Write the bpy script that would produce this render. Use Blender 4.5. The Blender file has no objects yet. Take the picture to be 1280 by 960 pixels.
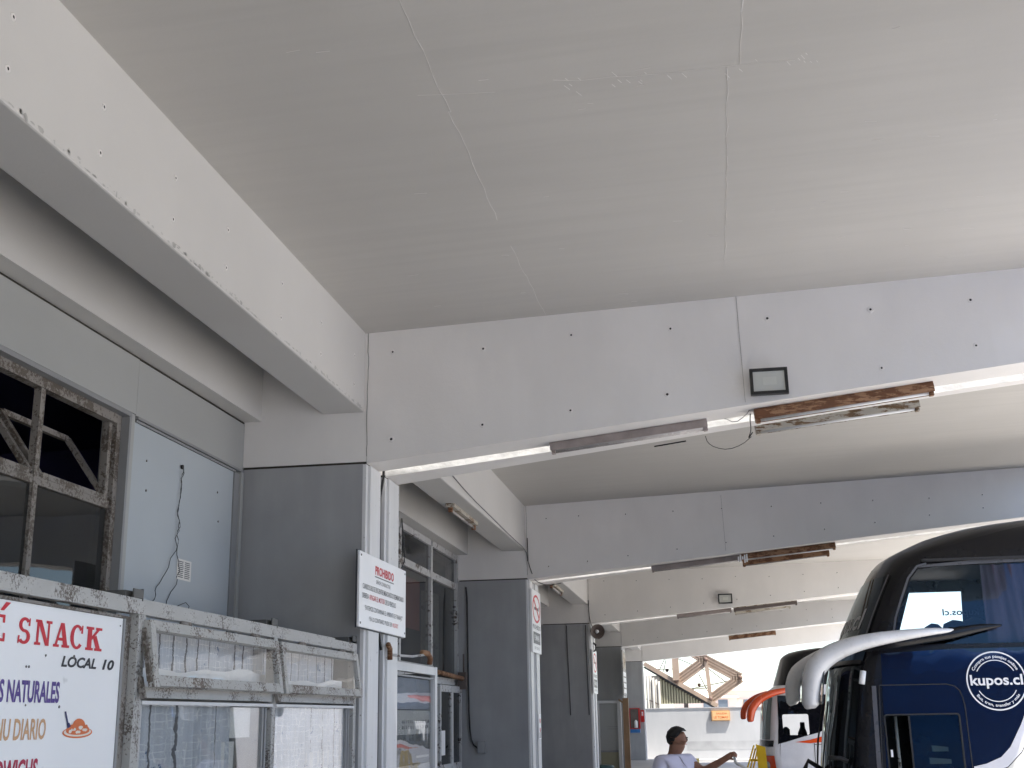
import bpy, math, random
from mathutils import Vector, Matrix, geometry
random.seed(7)
R = math.radians
S = bpy.context.scene
C = S.collection

# ------------------------------------------------------------------ camera
cam_d = bpy.data.cameras.new('camera'); cam = bpy.data.objects.new('camera', cam_d); C.objects.link(cam)
cam_d.sensor_width = 36.0; cam_d.lens = 1500.0/1280.0*36.0; cam_d.clip_end = 3000; cam_d.clip_start = 0.05
_r = ((0.9865886, 0.1623667, -0.0167334), (-0.0595291, 0.2624597, -0.9631050), (-0.1519844, 0.9511845, 0.2686053))
cam.matrix_world = Matrix(((_r[0][0], -_r[1][0], -_r[2][0], 0.0),
                           (_r[0][1], -_r[1][1], -_r[2][1], 0.0),
                           (_r[0][2], -_r[1][2], -_r[2][2], 1.7), (0, 0, 0, 1)))
S.camera = cam
# ------------------------------------------------------------------ light
SUN_EL, SUN_AZ = R(65.0), R(112.3)          # azimuth clockwise from +Y
W = bpy.data.worlds.new('World'); S.world = W; W.use_nodes = True
nt = W.node_tree; bg = nt.nodes['Background']
sky = nt.nodes.new('ShaderNodeTexSky'); sky.sky_type = 'NISHITA'; sky.sun_disc = False
sky.sun_elevation = SUN_EL; sky.sun_rotation = SUN_AZ; sky.air_density = 1.0; sky.dust_density = 0.8; sky.ozone_density = 2.5; sky.altitude = 300
nt.links.new(sky.outputs[0], bg.inputs[0]); bg.inputs[1].default_value = 0.12
sd = Vector((math.sin(SUN_AZ)*math.cos(SUN_EL), math.cos(SUN_AZ)*math.cos(SUN_EL), math.sin(SUN_EL)))
sl = bpy.data.lights.new('sun', 'SUN'); sl.energy = 5.0; sl.angle = R(0.5); sl.color = (1.0, 0.955, 0.89)
so = bpy.data.objects.new('sun', sl); C.objects.link(so); so.rotation_euler = sd.to_track_quat('Z', 'Y').to_euler(); so.location = (0, 0, 60)
S.view_settings.view_transform = 'Standard'; S.view_settings.look = 'None'; S.view_settings.gamma = 1.0
S.view_settings.exposure = 1.55
S.cycles.max_bounces = 10; S.cycles.diffuse_bounces = 6; S.cycles.transparent_max_bounces = 16; S.cycles.glossy_bounces = 4

# ------------------------------------------------------------------ materials
def lin(r, g, b): return tuple((c/12.92 if c <= .04045 else ((c+.055)/1.055)**2.4) for c in (r/255, g/255, b/255)) + (1,)
def newmat(name):
    m = bpy.data.materials.new(name); m.use_nodes = True
    return m, m.node_tree, m.node_tree.nodes['Principled BSDF']
def N(t, k, **kw):
    n = t.nodes.new(k)
    for a, v in kw.items():
        if a.startswith('i_'): n.inputs[a[2:].replace('_', ' ')].default_value = v
        else: setattr(n, a, v)
    return n
def pos(t, sc=(1, 1, 1)):
    g = N(t, 'ShaderNodeNewGeometry'); m = N(t, 'ShaderNodeMapping'); m.inputs['Scale'].default_value = sc
    t.links.new(g.outputs['Position'], m.inputs['Vector']); return m.outputs[0]
def noise(t, vec, scale, detail=4, rough=.55):
    n = N(t, 'ShaderNodeTexNoise'); n.inputs['Scale'].default_value = scale; n.inputs['Detail'].default_value = detail
    n.inputs['Roughness'].default_value = rough; t.links.new(vec, n.inputs['Vector']); return n.outputs['Fac']
def ramp(t, fac, p0, p1, c0=(0, 0, 0, 1), c1=(1, 1, 1, 1)):
    r = N(t, 'ShaderNodeValToRGB'); r.color_ramp.elements[0].position = p0; r.color_ramp.elements[1].position = p1
    r.color_ramp.elements[0].color = c0; r.color_ramp.elements[1].color = c1
    t.links.new(fac, r.inputs[0]); return r.outputs[0]
def mixc(t, fac, a, b):
    m = N(t, 'ShaderNodeMix', data_type='RGBA')
    for s, v in ((0, fac), (6, a), (7, b)):
        if hasattr(v, 'is_linked'): t.links.new(v, m.inputs[s])
        else: m.inputs[s].default_value = v
    return m.outputs[2]
def bump(t, b, h, strength, dist=.01):
    n = N(t, 'ShaderNodeBump'); n.inputs['Strength'].default_value = strength; n.inputs['Distance'].default_value = dist
    t.links.new(h, n.inputs['Height']); t.links.new(n.outputs[0], b.inputs['Normal'])
def sh(c, k): return tuple(min(1, x*k) for x in c[:3]) + (1,)

def paint(name, col, rough=.7, var=.1, big=.6, fine=25, bmp=.15, streak=None, spots=0, spotcol=None, spec=.3):
    """matt paint: blotches, grain, optional brush or board streaks and chips"""
    m, t, b = newmat(name)
    p = pos(t)
    f = noise(t, p, big, 5)
    c = mixc(t, ramp(t, f, .3, .7), sh(col, 1-var), sh(col, 1+var*.5))
    if streak:
        f2 = noise(t, pos(t, streak), 1.0, 4)
        c = mixc(t, ramp(t, f2, .42, .75), c, sh(col, 1-var*1.3))
    f3 = noise(t, p, fine, 6, .7)
    if spots:
        c = mixc(t, ramp(t, noise(t, p, spots, 3, .6), .69, .73), c, spotcol)
    t.links.new(c, b.inputs['Base Color']); b.inputs['Roughness'].default_value = rough
    b.inputs['Specular IOR Level'].default_value = spec
    bump(t, b, f3, bmp, .01)
    return m
def flaky(name, col, rust, amount=.5, scale=22, stretch=(1, 1, 1), rough=.65, dark=(.02, .016, .012, 1)):
    """old paint flaking off rusty steel"""
    m, t, b = newmat(name)
    p = pos(t, stretch)
    f = noise(t, p, scale, 7, .72); g = noise(t, pos(t), 4.5, 4)
    ad = N(t, 'ShaderNodeMath', operation='ADD'); t.links.new(f, ad.inputs[0])
    ml = N(t, 'ShaderNodeMath', operation='MULTIPLY'); t.links.new(g, ml.inputs[0]); ml.inputs[1].default_value = .75
    t.links.new(ml.outputs[0], ad.inputs[1])
    k = ramp(t, ad.outputs[0], 1.08-amount*.32, 1.13-amount*.32)
    rc = mixc(t, noise(t, p, scale*2.2, 4), rust, dark)
    pc = mixc(t, ramp(t, g, .3, .7), sh(col, .82), col)
    c = mixc(t, k, pc, rc)
    t.links.new(c, b.inputs['Base Color']); b.inputs['Roughness'].default_value = rough
    iv = N(t, 'ShaderNodeMath', operation='SUBTRACT'); iv.inputs[0].default_value = 1; t.links.new(k, iv.inputs[1])
    bump(t, b, iv.outputs[0], .5, .004)
    return m
def gloss(name, col, rough=.15, coat=0, metal=0, spec=.5, wav=0, vary=1.0):
    m, t, b = newmat(name)
    p = pos(t)
    c = mixc(t, ramp(t, noise(t, p, 3.0, 4), .3, .7), sh(col, .9), sh(col, 1.06))
    t.links.new(c, b.inputs['Base Color']); b.inputs['Metallic'].default_value = metal
    r = ramp(t, noise(t, p, 9.0, 5), .3, .8, (rough*(1-.2*vary),)*3+(1,), (min(1, rough*(1+.5*vary)+.02*vary),)*3+(1,))
    t.links.new(r, b.inputs['Roughness']); b.inputs['Coat Weight'].default_value = coat; b.inputs['Coat Roughness'].default_value = .04
    b.inputs['Specular IOR Level'].default_value = spec
    if wav: bump(t, b, noise(t, p, 1.6, 2), wav, .05)
    return m
def glass(name, tint=(.8, .85, .85, 1), refl=1.0, dirt=.0, dirtcol=(.5, .5, .48, 1), wav=.06, opaque=None):
    """window pane: clear or tinted, mirror reflection by angle, slightly wavy, dusty"""
    m = bpy.data.materials.new(name); m.use_nodes = True; t = m.node_tree; t.nodes.clear()
    out = N(t, 'ShaderNodeOutputMaterial'); p = pos(t)
    bn = N(t, 'ShaderNodeBump'); bn.inputs['Strength'].default_value = wav; bn.inputs['Distance'].default_value = .05
    t.links.new(noise(t, p, 1.3, 2), bn.inputs['Height'])
    gl = N(t, 'ShaderNodeBsdfGlossy'); gl.inputs['Roughness'].default_value = .015; t.links.new(bn.outputs[0], gl.inputs['Normal'])
    gl.inputs['Color'].default_value = refl if isinstance(refl, tuple) else (refl, refl, refl, 1)
    if opaque: tr = N(t, 'ShaderNodeBsdfDiffuse'); tr.inputs['Color'].default_value = opaque
    else: tr = N(t, 'ShaderNodeBsdfTransparent'); tr.inputs['Color'].default_value = tint
    fr = N(t, 'ShaderNodeFresnel'); ge = N(t, 'ShaderNodeNewGeometry'); io = N(t, 'ShaderNodeMapRange')
    io.inputs['To Min'].default_value = 1.55; io.inputs['To Max'].default_value = 1/1.55
    t.links.new(ge.outputs['Backfacing'], io.inputs['Value']); t.links.new(io.outputs[0], fr.inputs['IOR'])   # same reflection from both sides of the sheet
    t.links.new(bn.outputs[0], fr.inputs['Normal'])
    mx = N(t, 'ShaderNodeMixShader'); t.links.new(fr.outputs[0], mx.inputs[0]); t.links.new(tr.outputs[0], mx.inputs[1]); t.links.new(gl.outputs[0], mx.inputs[2])
    last = mx.outputs[0]
    if dirt:
        df = N(t, 'ShaderNodeBsdfDiffuse'); df.inputs['Color'].default_value = dirtcol
        m2 = N(t, 'ShaderNodeMixShader')
        f = ramp(t, noise(t, p, 4, 6, .7), .3, .75, (dirt*.4,)*3+(1,), (dirt,)*3+(1,))
        t.links.new(f, m2.inputs[0]); t.links.new(last, m2.inputs[1]); t.links.new(df.outputs[0], m2.inputs[2]); last = m2.outputs[0]
    t.links.new(last, out.inputs[0]); return m

M = {}
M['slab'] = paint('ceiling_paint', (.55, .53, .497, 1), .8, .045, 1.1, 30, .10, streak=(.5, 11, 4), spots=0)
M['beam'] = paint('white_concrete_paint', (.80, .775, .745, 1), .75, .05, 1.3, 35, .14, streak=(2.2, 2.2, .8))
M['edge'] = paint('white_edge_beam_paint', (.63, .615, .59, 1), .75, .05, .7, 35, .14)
M['rough_white'] = paint('rough_white_concrete', (.82, .82, .81, 1), .8, .22, 4, 14, .8, streak=(6, 6, 12))
M['grey'] = paint('grey_wall_paint', (.375, .38, .385, 1), .6, .15, 1.4, 30, .10, streak=(3, 3, .4), spec=.35)
M['wallgrey'] = paint('pale_grey_wall', (.40, .405, .395, 1), .7, .06, .6, 30, .08)
M['panel'] = paint('pale_blue_board', (.45, .49, .52, 1), .55, .07, .7, 40, .04)
M['trimgrey'] = paint('grey_trim_paint', (.28, .285, .29, 1), .5, .08, 2, 40, .05)
M['white'] = paint('white_gloss_paint', (.70, .70, .70, 1), .4, .07, 1.5, 40, .08, streak=(8, 8, .6), spots=20, spotcol=(.3, .29, .28, 1))
M['seam'] = paint('dark_joint_filler', (.045, .04, .032, 1), .9, .3, 8, 40, .4)
M['crack'] = paint('pale_plaster_ridge', (.74, .72, .69, 1), .8, .1, 8, 60, .3)
M['darkline'] = paint('dark_hairline', (.20, .19, .18, 1), .9, .2, 8, 40, .1)
M['holeblack'] = paint('dark_hole', (.03, .028, .026, 1), .9, .1)
M['flaky_white'] = flaky('flaking_white_frame', (.52, .515, .49, 1), (.24, .19, .155, 1), .50, 75, dark=(.06, .048, .04, 1))
M['flaky_rail'] = flaky('flaking_grey_rail', (.50, .495, .475, 1), (.22, .185, .16, 1), .42, 85, dark=(.06, .05, .045, 1))
M['flaky_brown'] = flaky('rusty_window_frame', (.285, .262, .238, 1), (.17, .14, .112, 1), .66, 50, dark=(.05, .04, .033, 1))
M['frame_grey'] = flaky('worn_grey_frame', (.52, .52, .52, 1), (.15, .11, .09, 1), .35, 22)
M['rust'] = flaky('rust_orange_steel', (.38, .21, .11, 1), (.20, .075, .025, 1), .75, 14, (.7, 4, 4), dark=(.10, .045, .02, 1))
M['rust_cream'] = flaky('rusty_cream_steel', (.56, .52, .44, 1), (.26, .16, .08, 1), .55, 14, (.6, 3, 3), dark=(.10, .06, .03, 1))
M['brown_steel'] = paint('brown_painted_steel', (.125, .10, .09, 1), .5, .2, 5, 40, .1)
M['darksteel'] = paint('dark_grey_steel', (.13, .13, .125, 1), .6, .2, 6, 40, .1)
M['lampgrey'] = paint('greyish_brown_lamp_steel', (.33, .28, .26, 1), .5, .25, 6, 40, .1)
M['tube'] = gloss('lamp_tube_glass', (.72, .72, .70, 1), .2)
M['tube_old'] = gloss('grey_lamp_tube', (.42, .39, .37, 1), .25)
M['black'] = gloss('black_plastic', (.012, .012, .013, 1), .35)
M['cable'] = gloss('cable_black', (.02, .02, .02, 1), .5)
M['cable_grey'] = gloss('cable_grey', (.22, .22, .22, 1), .5)
M['lens'] = gloss('floodlight_lens', (.56, .57, .53, 1), .12, .4)
M['led'] = paint('floodlight_led_plate', (.60, .61, .56, 1), .4)
M['board'] = paint('white_sign_board', (.90, .905, .91, 1), .35, .03, 1.5, 40, .02, spots=5, spotcol=(.60, .60, .60, 1))
M['signwhite'] = paint('white_sign_plate', (.89, .89, .89, 1), .35, .04, 3, 40, .03)
M['p_red'] = paint('red_print', (.60, .028, .045, 1), .4, .1)
M['p_pink'] = paint('red_halo_print', (.80, .45, .45, 1), .4, .1)
M['p_black'] = paint('black_print', (.035, .037, .045, 1), .4, .1)
M['p_grey'] = paint('grey_print', (.12, .12, .13, 1), .4, .1)
M['p_violet'] = paint('violet_print', (.10, .06, .26, 1), .4, .1)
M['p_ochre'] = paint('ochre_print', (.60, .36, .20, 1), .4, .1)
M['p_crim'] = paint('crimson_print', (.42, .02, .07, 1), .4, .1)
M['p_orange'] = paint('orange_print', (.70, .17, .05, 1), .4, .1)
M['p_navy'] = paint('navy_print', (.02, .03, .13, 1), .4, .1)
M['p_cream'] = paint('cream_print', (.82, .74, .66, 1), .4, .1)
M['redsign'] = paint('red_sign', (.50, .03, .03, 1), .4, .15)
M['win_dark'] = glass('dim_window_glass', (.30, .32, .33, 1), .75, .10, (.30, .30, .29, 1), .05)
M['win_clear'] = glass('dusty_clear_glass', (.95, .96, .96, 1), .9, .08, (.6, .6, .58, 1), .05)
M['hop_glass'] = glass('hopper_glass', (.93, .94, .94, 1), 1.0, .10, (.55, .55, .54, 1), .10)
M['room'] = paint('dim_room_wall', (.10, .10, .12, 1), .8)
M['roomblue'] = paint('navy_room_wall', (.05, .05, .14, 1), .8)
M['bannerred'] = paint('red_banner_cloth', (.60, .07, .08, 1), .7)
M['paper'] = paint('pale_paper', (.72, .71, .68, 1), .6, .06, 3)
M['greyposter'] = paint('grey_print_poster', (.22, .23, .24, 1), .6, .35, 14)
M['blueposter'] = paint('pale_blue_poster', (.42, .46, .55, 1), .5, .15, 3)
M['ground'] = paint('worn_concrete_paving', (.58, .558, .53, 1), .85, .2, .25, 8, .3, spots=.7, spotcol=(.40, .38, .36, 1))
M['walk'] = paint('walkway_tiles', (.45, .43, .41, 1), .6, .12, .5, 12, .15)
M['kerb'] = paint('yellow_kerb', (.55, .40, .06, 1), .7, .2, 1.5)
M['backwall'] = paint('dusty_white_wall', (.46, .46, .46, 1), .8, .10, .5, 12, .15, streak=(1.5, 1.5, .3))
M['backband'] = paint('scuffed_grey_band', (.40, .40, .40, 1), .8, .25, 1.2, 12, .2)
M['tan'] = paint('tan_steel', (.40, .30, .225, 1), .6, .2, 1.5, 20, .1)
M['tan_d'] = paint('brown_joint_steel', (.16, .10, .075, 1), .6, .2, 3, 20, .1)
M['corr'] = paint('khaki_cladding', (.36, .34, .24, 1), .6, .1, 2, 20, .1)
M['offwhite'] = paint('offwhite_cladding', (.36, .345, .31, 1), .6, .1, 2, 20, .1)
M['pinkwall'] = paint('peach_render', (.74, .58, .48, 1), .85, .08, .3)
M['farwin'] = gloss('far_window', (.12, .14, .16, 1), .2)
M['box_orange'] = paint('orange_light_box', (.60, .33, .13, 1), .5, .1, 3)
M['wood'] = paint('raw_timber', (.38, .24, .14, 1), .7, .2, 3, 25, .2, streak=(12, 12, .8))
M['teal'] = gloss('teal_plastic', (.01, .05, .055, 1), .35)
M['yellow'] = paint('yellow_steel', (.72, .46, .02, 1), .45, .12, 3)
# buses
M['busblack'] = gloss('black_bus_paint', (.007, .007, .009, 1), .24, .04, spec=.25, vary=.15)
M['buswhite'] = gloss('white_bus_paint', (.70, .70, .73, 1), .2, .5)
M['buscream'] = gloss('cream_bus_paint', (.70, .69, .63, 1), .2, .5)
M['silver'] = gloss('pearl_mirror_shell', (.72, .72, .72, 1), .28, .4)
M['busglass'] = glass('black_coated_glass', refl=(.45, .68, 1.0, 1), wav=.14, opaque=(.006, .006, .008, 1))
M['scrglass'] = glass('windscreen_glass', refl=(.62, .68, .70, 1), wav=.2, opaque=(.010, .011, .012, 1))
M['coachglass'] = glass('coach_windscreen', refl=(.8, .85, .85, 1), wav=.3, opaque=(.14, .17, .17, 1))  # pale diffuse base stands in for light reflected in the windscreen
M['win_mid'] = glass('shop_window_glass', (.62, .64, .64, 1), .8, .10, (.34, .34, .33, 1), .05)
M['upglass'] = glass('upper_window_glass', (.88, .90, .93, 1), (.36, .56, .82, 1), wav=.05)
M['upclear'] = glass('far_window_glass', (.98, .98, .98, 1), .6, wav=.02)
M['drvglass'] = glass('driver_window_glass', (.30, .40, .40, 1), 1.0, wav=.10)
M['rubber'] = gloss('black_rubber', (.012, .012, .012, 1), .5)
M['moulding'] = gloss('grey_moulding', (.09, .09, .10, 1), .3)
M['orange'] = gloss('orange_bus_paint', (.70, .075, .01, 1), .2, .5)
M['mirrorglass'] = gloss('mirror_glass', (.7, .75, .8, 1), .03, 0, 1)
M['cabin'] = paint('dark_cabin', (.03, .03, .032, 1), .7)
M['curtain_dark'] = paint('dark_plum_curtain', (.035, .028, .045, 1), .8)
M['decal'] = paint('white_decal', (.80, .80, .80, 1), .4, .02)
M['decalgrey'] = paint('silver_grey_decal', (.30, .30, .31, 1), .35, .05)
M['headlight'] = gloss('headlight_lens', (.35, .36, .36, 1), .08, .5)
# person
M['skin'] = paint('brown_skin', (.25, .125, .08, 1), .5, .1, 12, 60, .05)
M['hair'] = paint('black_hair', (.012, .011, .011, 1), .5, .2, 40, 120, .4)
M['shirt'] = paint('pale_lilac_shirt', (.58, .56, .66, 1), .8, .06, 6, 90, .2)
M['trouser'] = paint('dark_trousers', (.03, .03, .04, 1), .8)
M['hose'] = gloss('pale_hose', (.50, .48, .43, 1), .4)

def curtain_mat():
    m, t, b = newmat('printed_net_curtain')
    p = pos(t); base = (.60, .62, .66, 1)
    # woven grid of fine pale threads
    sp = N(t, 'ShaderNodeSeparateXYZ'); t.links.new(p, sp.inputs[0])
    g = None
    for ax, per in (('Y', .031), ('Z', .037)):
        ml = N(t, 'ShaderNodeMath', operation='MULTIPLY'); ml.inputs[1].default_value = 1/per; t.links.new(sp.outputs[ax], ml.inputs[0])
        ad = N(t, 'ShaderNodeMath', operation='MULTIPLY_ADD'); ad.inputs[1].default_value = 1.3
        t.links.new(noise(t, p, 9, 2), ad.inputs[0]); t.links.new(ml.outputs[0], ad.inputs[2])
        fr = N(t, 'ShaderNodeMath', operation='FRACT'); t.links.new(ad.outputs[0], fr.inputs[0])
        lt = N(t, 'ShaderNodeMath', operation='LESS_THAN'); lt.inputs[1].default_value = .14; t.links.new(fr.outputs[0], lt.inputs[0])
        if g is None: g = lt.outputs[0]
        else:
            mx = N(t, 'ShaderNodeMath', operation='MAXIMUM'); t.links.new(g, mx.inputs[0]); t.links.new(lt.outputs[0], mx.inputs[1]); g = mx.outputs[0]
    th = N(t, 'ShaderNodeMath', operation='MULTIPLY'); t.links.new(g, th.inputs[0]); t.links.new(ramp(t, noise(t, p, 14, 2), .4, .55), th.inputs[1])
    c = mixc(t, th.outputs[0], base, (.85, .85, .85, 1))
    # scattered blue flowers
    v = N(t, 'ShaderNodeTexVoronoi'); v.inputs['Scale'].default_value = 5.2; t.links.new(p, v.inputs['Vector'])
    near = ramp(t, v.outputs['Distance'], .20, .23, (1, 1, 1, 1), (0, 0, 0, 1))
    k = N(t, 'ShaderNodeMath', operation='MULTIPLY'); t.links.new(near, k.inputs[0]); t.links.new(ramp(t, noise(t, p, 45, 3), .50, .56), k.inputs[1])
    c = mixc(t, k.outputs[0], c, (.10, .17, .30, 1))
    # dark printed twigs running down the cloth
    ml = N(t, 'ShaderNodeMath', operation='MULTIPLY_ADD'); ml.inputs[1].default_value = 1/.17
    wv = N(t, 'ShaderNodeMath', operation='MULTIPLY'); wv.inputs[1].default_value = .16; t.links.new(noise(t, p, 16, 4, .7), wv.inputs[0])
    t.links.new(sp.outputs['Y'], ml.inputs[0]); t.links.new(wv.outputs[0], ml.inputs[2])
    fr = N(t, 'ShaderNodeMath', operation='FRACT'); t.links.new(ml.outputs[0], fr.inputs[0])
    lt = N(t, 'ShaderNodeMath', operation='LESS_THAN'); lt.inputs[1].default_value = .05; t.links.new(fr.outputs[0], lt.inputs[0])
    c = mixc(t, lt.outputs[0], c, (.09, .09, .10, 1))
    t.links.new(c, b.inputs['Base Color']); b.inputs['Roughness'].default_value = .9
    return m
M['curtain'] = curtain_mat()

# ------------------------------------------------------------------ mesh helpers
class MB:
    def __init__(s): s.v = []; s.f = []; s.m = []; s.cur = 0; s.smooth = []; s.sm = False
    def add(s, vs, fs):
        o = len(s.v); s.v += [tuple(v) for v in vs]
        for f in fs: s.f.append([i+o for i in f]); s.m.append(s.cur); s.smooth.append(s.sm)
        return s
    def box(s, a, b):
        x0, y0, z0 = [min(p, q) for p, q in zip(a, b)]; x1, y1, z1 = [max(p, q) for p, q in zip(a, b)]
        return s.hexa([(x0, y0, z0), (x1, y0, z0), (x1, y1, z0), (x0, y1, z0), (x0, y0, z1), (x1, y0, z1), (x1, y1, z1), (x0, y1, z1)])
    def hexa(s, p): return s.add(p, [(3, 2, 1, 0), (4, 5, 6, 7), (0, 1, 5, 4), (1, 2, 6, 5), (2, 3, 7, 6), (3, 0, 4, 7)])
    def bar(s, a, b, w, h, up=(0, 0, 1)):
        """box section w (sideways) x h (along up) from a to b"""
        a = Vector(a); b = Vector(b); d = (b-a).normalized(); u = Vector(up)
        r = d.cross(u).normalized(); u = r.cross(d).normalized(); p = []
        for q in (a, b):
            for i, j in ((-1, -1), (1, -1), (1, 1), (-1, 1)): p.append(q + r*(i*w/2) + u*(j*h/2))
        return s.add(p, [(0, 1, 2, 3), (7, 6, 5, 4), (0, 4, 5, 1), (1, 5, 6, 2), (2, 6, 7, 3), (3, 7, 4, 0)])
    def tube(s, pts, r, n=8, cap=True, r2=None, up=(0, 0, 1)):
        """sweep of ellipses; r a number or list, r2 the radius along up"""
        pts = [Vector(p) for p in pts]; k = len(pts)
        rs = r if isinstance(r, (list, tuple)) else [r]*k
        r2s = rs if r2 is None else (r2 if isinstance(r2, (list, tuple)) else [r2]*k)
        vs = []; fs = []
        for i, p in enumerate(pts):
            d = (pts[min(i+1, k-1)] - pts[max(i-1, 0)]).normalized(); u = Vector(up)
            if abs(d.dot(u)) > .98: u = Vector((0, 1, 0)) if abs(d.y) < .9 else Vector((1, 0, 0))
            a = d.cross(u).normalized(); u = a.cross(d).normalized()
            for j in range(n):
                t = 2*math.pi*j/n; vs.append(p + a*(math.cos(t)*rs[i]) + u*(math.sin(t)*r2s[i]))
        for i in range(k-1):
            for j in range(n): fs.append((i*n+j, i*n+(j+1) % n, (i+1)*n+(j+1) % n, (i+1)*n+j))
        if cap: fs += [tuple(range(n-1, -1, -1)), tuple(range((k-1)*n, k*n))]
        o = s.sm; s.sm = True; s.add(vs, fs); s.sm = o; return s
    def quad(s, a, b, c, d): return s.add([a, b, c, d], [(0, 1, 2, 3)])
    def poly(s, pts): return s.add(pts, [tuple(range(len(pts)))])
    def prism(s, pts, off):
        n = len(pts); o = Vector(off); q = [Vector(p)+o for p in pts]
        return s.add(list(pts)+q, [tuple(range(n-1, -1, -1)), tuple(range(n, 2*n))] + [(i, (i+1) % n, n+(i+1) % n, n+i) for i in range(n)])
    def disc(s, c, nrm, r, n=12, h=.01):
        c = Vector(c); nrm = Vector(nrm).normalized(); return s.tube([c, c+nrm*h], r, n)
    def build(s, name, mat, parent=None, bevel=0):
        off = Vector((0, 0, 0)); q = parent
        while q is not None: off = off + q.location; q = q.parent
        me = bpy.data.meshes.new(name); me.from_pydata([tuple(Vector(v)-off) for v in s.v], [], s.f)
        for mm in (mat if isinstance(mat, (list, tuple)) else [mat]): me.materials.append(mm)
        me.polygons.foreach_set('material_index', s.m); me.polygons.foreach_set('use_smooth', s.smooth); me.update()
        o = bpy.data.objects.new(name, me); C.objects.link(o)
        if parent: o.parent = parent
        if bevel:
            bv = o.modifiers.new('bevel', 'BEVEL'); bv.width = bevel; bv.segments = 2; bv.limit_method = 'ANGLE'; bv.angle_limit = R(40)
        return o
def tag(o, label=None, cat=None, group=None, kind=None):
    for k, v in (('label', label), ('category', cat), ('group', group), ('kind', kind)):
        if v: o[k] = v
    return o
def thing(name, loc, label, cat, group=None):
    o = bpy.data.objects.new(name, None); C.objects.link(o); o.location = loc; o.empty_display_size = .2
    return tag(o, label, cat, group)
def dup(o, parent=None, delta=None):
    c = o.copy(); C.objects.link(c)
    if parent: c.parent = parent
    elif delta: c.location = Vector(o.location) + Vector(delta)
    for ch in list(o.children): dup(ch, c)
    return c
def box(name, a, b, mat, parent=None, bevel=0): return MB().box(a, b).build(name, mat, parent, bevel)

def text_geo(s, size=1.0, bold=0.0, align='LEFT', shear=0.0, sx=1.0, spacing=1.0):
    """flat lettering outline from the built-in font: (2-D vertices, faces)"""
    cu = bpy.data.curves.new('lettering_curve', 'FONT'); cu.body = s; cu.size = size; cu.offset = bold; cu.align_x = align; cu.shear = shear
    cu.space_character = spacing; cu.resolution_u = 3
    o = bpy.data.objects.new('lettering_curve', cu); C.objects.link(o); bpy.context.view_layer.update()
    me = bpy.data.meshes.new_from_object(o.evaluated_get(bpy.context.evaluated_depsgraph_get()))
    vs = [(v.co.x*sx, v.co.y) for v in me.vertices]; fs = [tuple(p.vertices) for p in me.polygons]
    bpy.data.objects.remove(o); bpy.data.curves.remove(cu); bpy.data.meshes.remove(me)
    return vs, fs
def letter(mb, s, fn, **kw):
    vs, fs = text_geo(s, **kw)
    if vs: mb.add([fn(x, y) for x, y in vs], fs)
    return mb
def fit_text(mb, s, fn, x0, x1, y0, h, **kw):
    """lettering stretched to run from x0 to x1 with capital height h on baseline y0"""
    kw.setdefault('bold', 0); b = kw.pop('bold'); shear = kw.pop('shear', 0)
    vs, fs = text_geo(s, bold=b, shear=shear)
    xa = min(v[0] for v in vs); xb = max(v[0] for v in vs); k = h/.70
    mb.add([fn(x0+(x-xa)/(xb-xa)*(x1-x0), y0+y*k) for x, y in vs], fs); return mb

# ================================================================== ground
tag(MB().box((-400, -300, -.5), (500, 900, 0)).build('ground', M['ground']), kind='structure')
tag(MB().box((-3.6, -9, .004), (-.9, 47.4, .15)).build('walkway', M['walk']), kind='structure')
tag(MB().box((-.9, -9, .004), (-.75, 47.4, .155)).build('kerb', M['kerb']), kind='structure')

# ================================================================== terminal building
PY = [-8.4, .30, 9.13, 17.73, 26.82, 36.2, 46.5]          # front face of every frame line
XE = 5.0                                               # free edge of the canopy
BS = [.102, .102, .102, .088, .085, .085, .083]       # rise of the beam soffits towards the edge
SS = [.0325, .0325, .0325, .012, .008, .008]                # slope of the ceilings
SZ = 4.787
bld = thing('bus_terminal', (-3.69, 9.13, 0), 'white concrete bus terminal with a deep canopy on tapering twin beams and grey fin walls', 'building')
def slabz(k, x): return SZ + SS[min(k, 5)]*(x+2.65)
def beam_mb(y0, y1, k, ks, wide_end=None):
    """tapering cantilever beam from the fin head out to the free edge"""
    sl = BS[k]; mb = MB(); x0 = -2.65; xs = [x0, 1.2, XE]
    for a, b in zip(xs[:-1], xs[1:]):
        ya, yb = (y1, y1) if wide_end is None else ((y1 if a == x0 else y0+wide_end), y0+wide_end)
        za = 3.69+sl*(a-x0); zb = 3.69+sl*(b-x0); ta = 4.94; tb = 4.94+.0325*(b-x0)
        mb.hexa([(a, y0, za), (b, y0, zb), (b, yb, zb), (a, ya, za), (a, y0, ta), (b, y0, tb), (b, yb, tb), (a, ya, ta)])
    return mb
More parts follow.
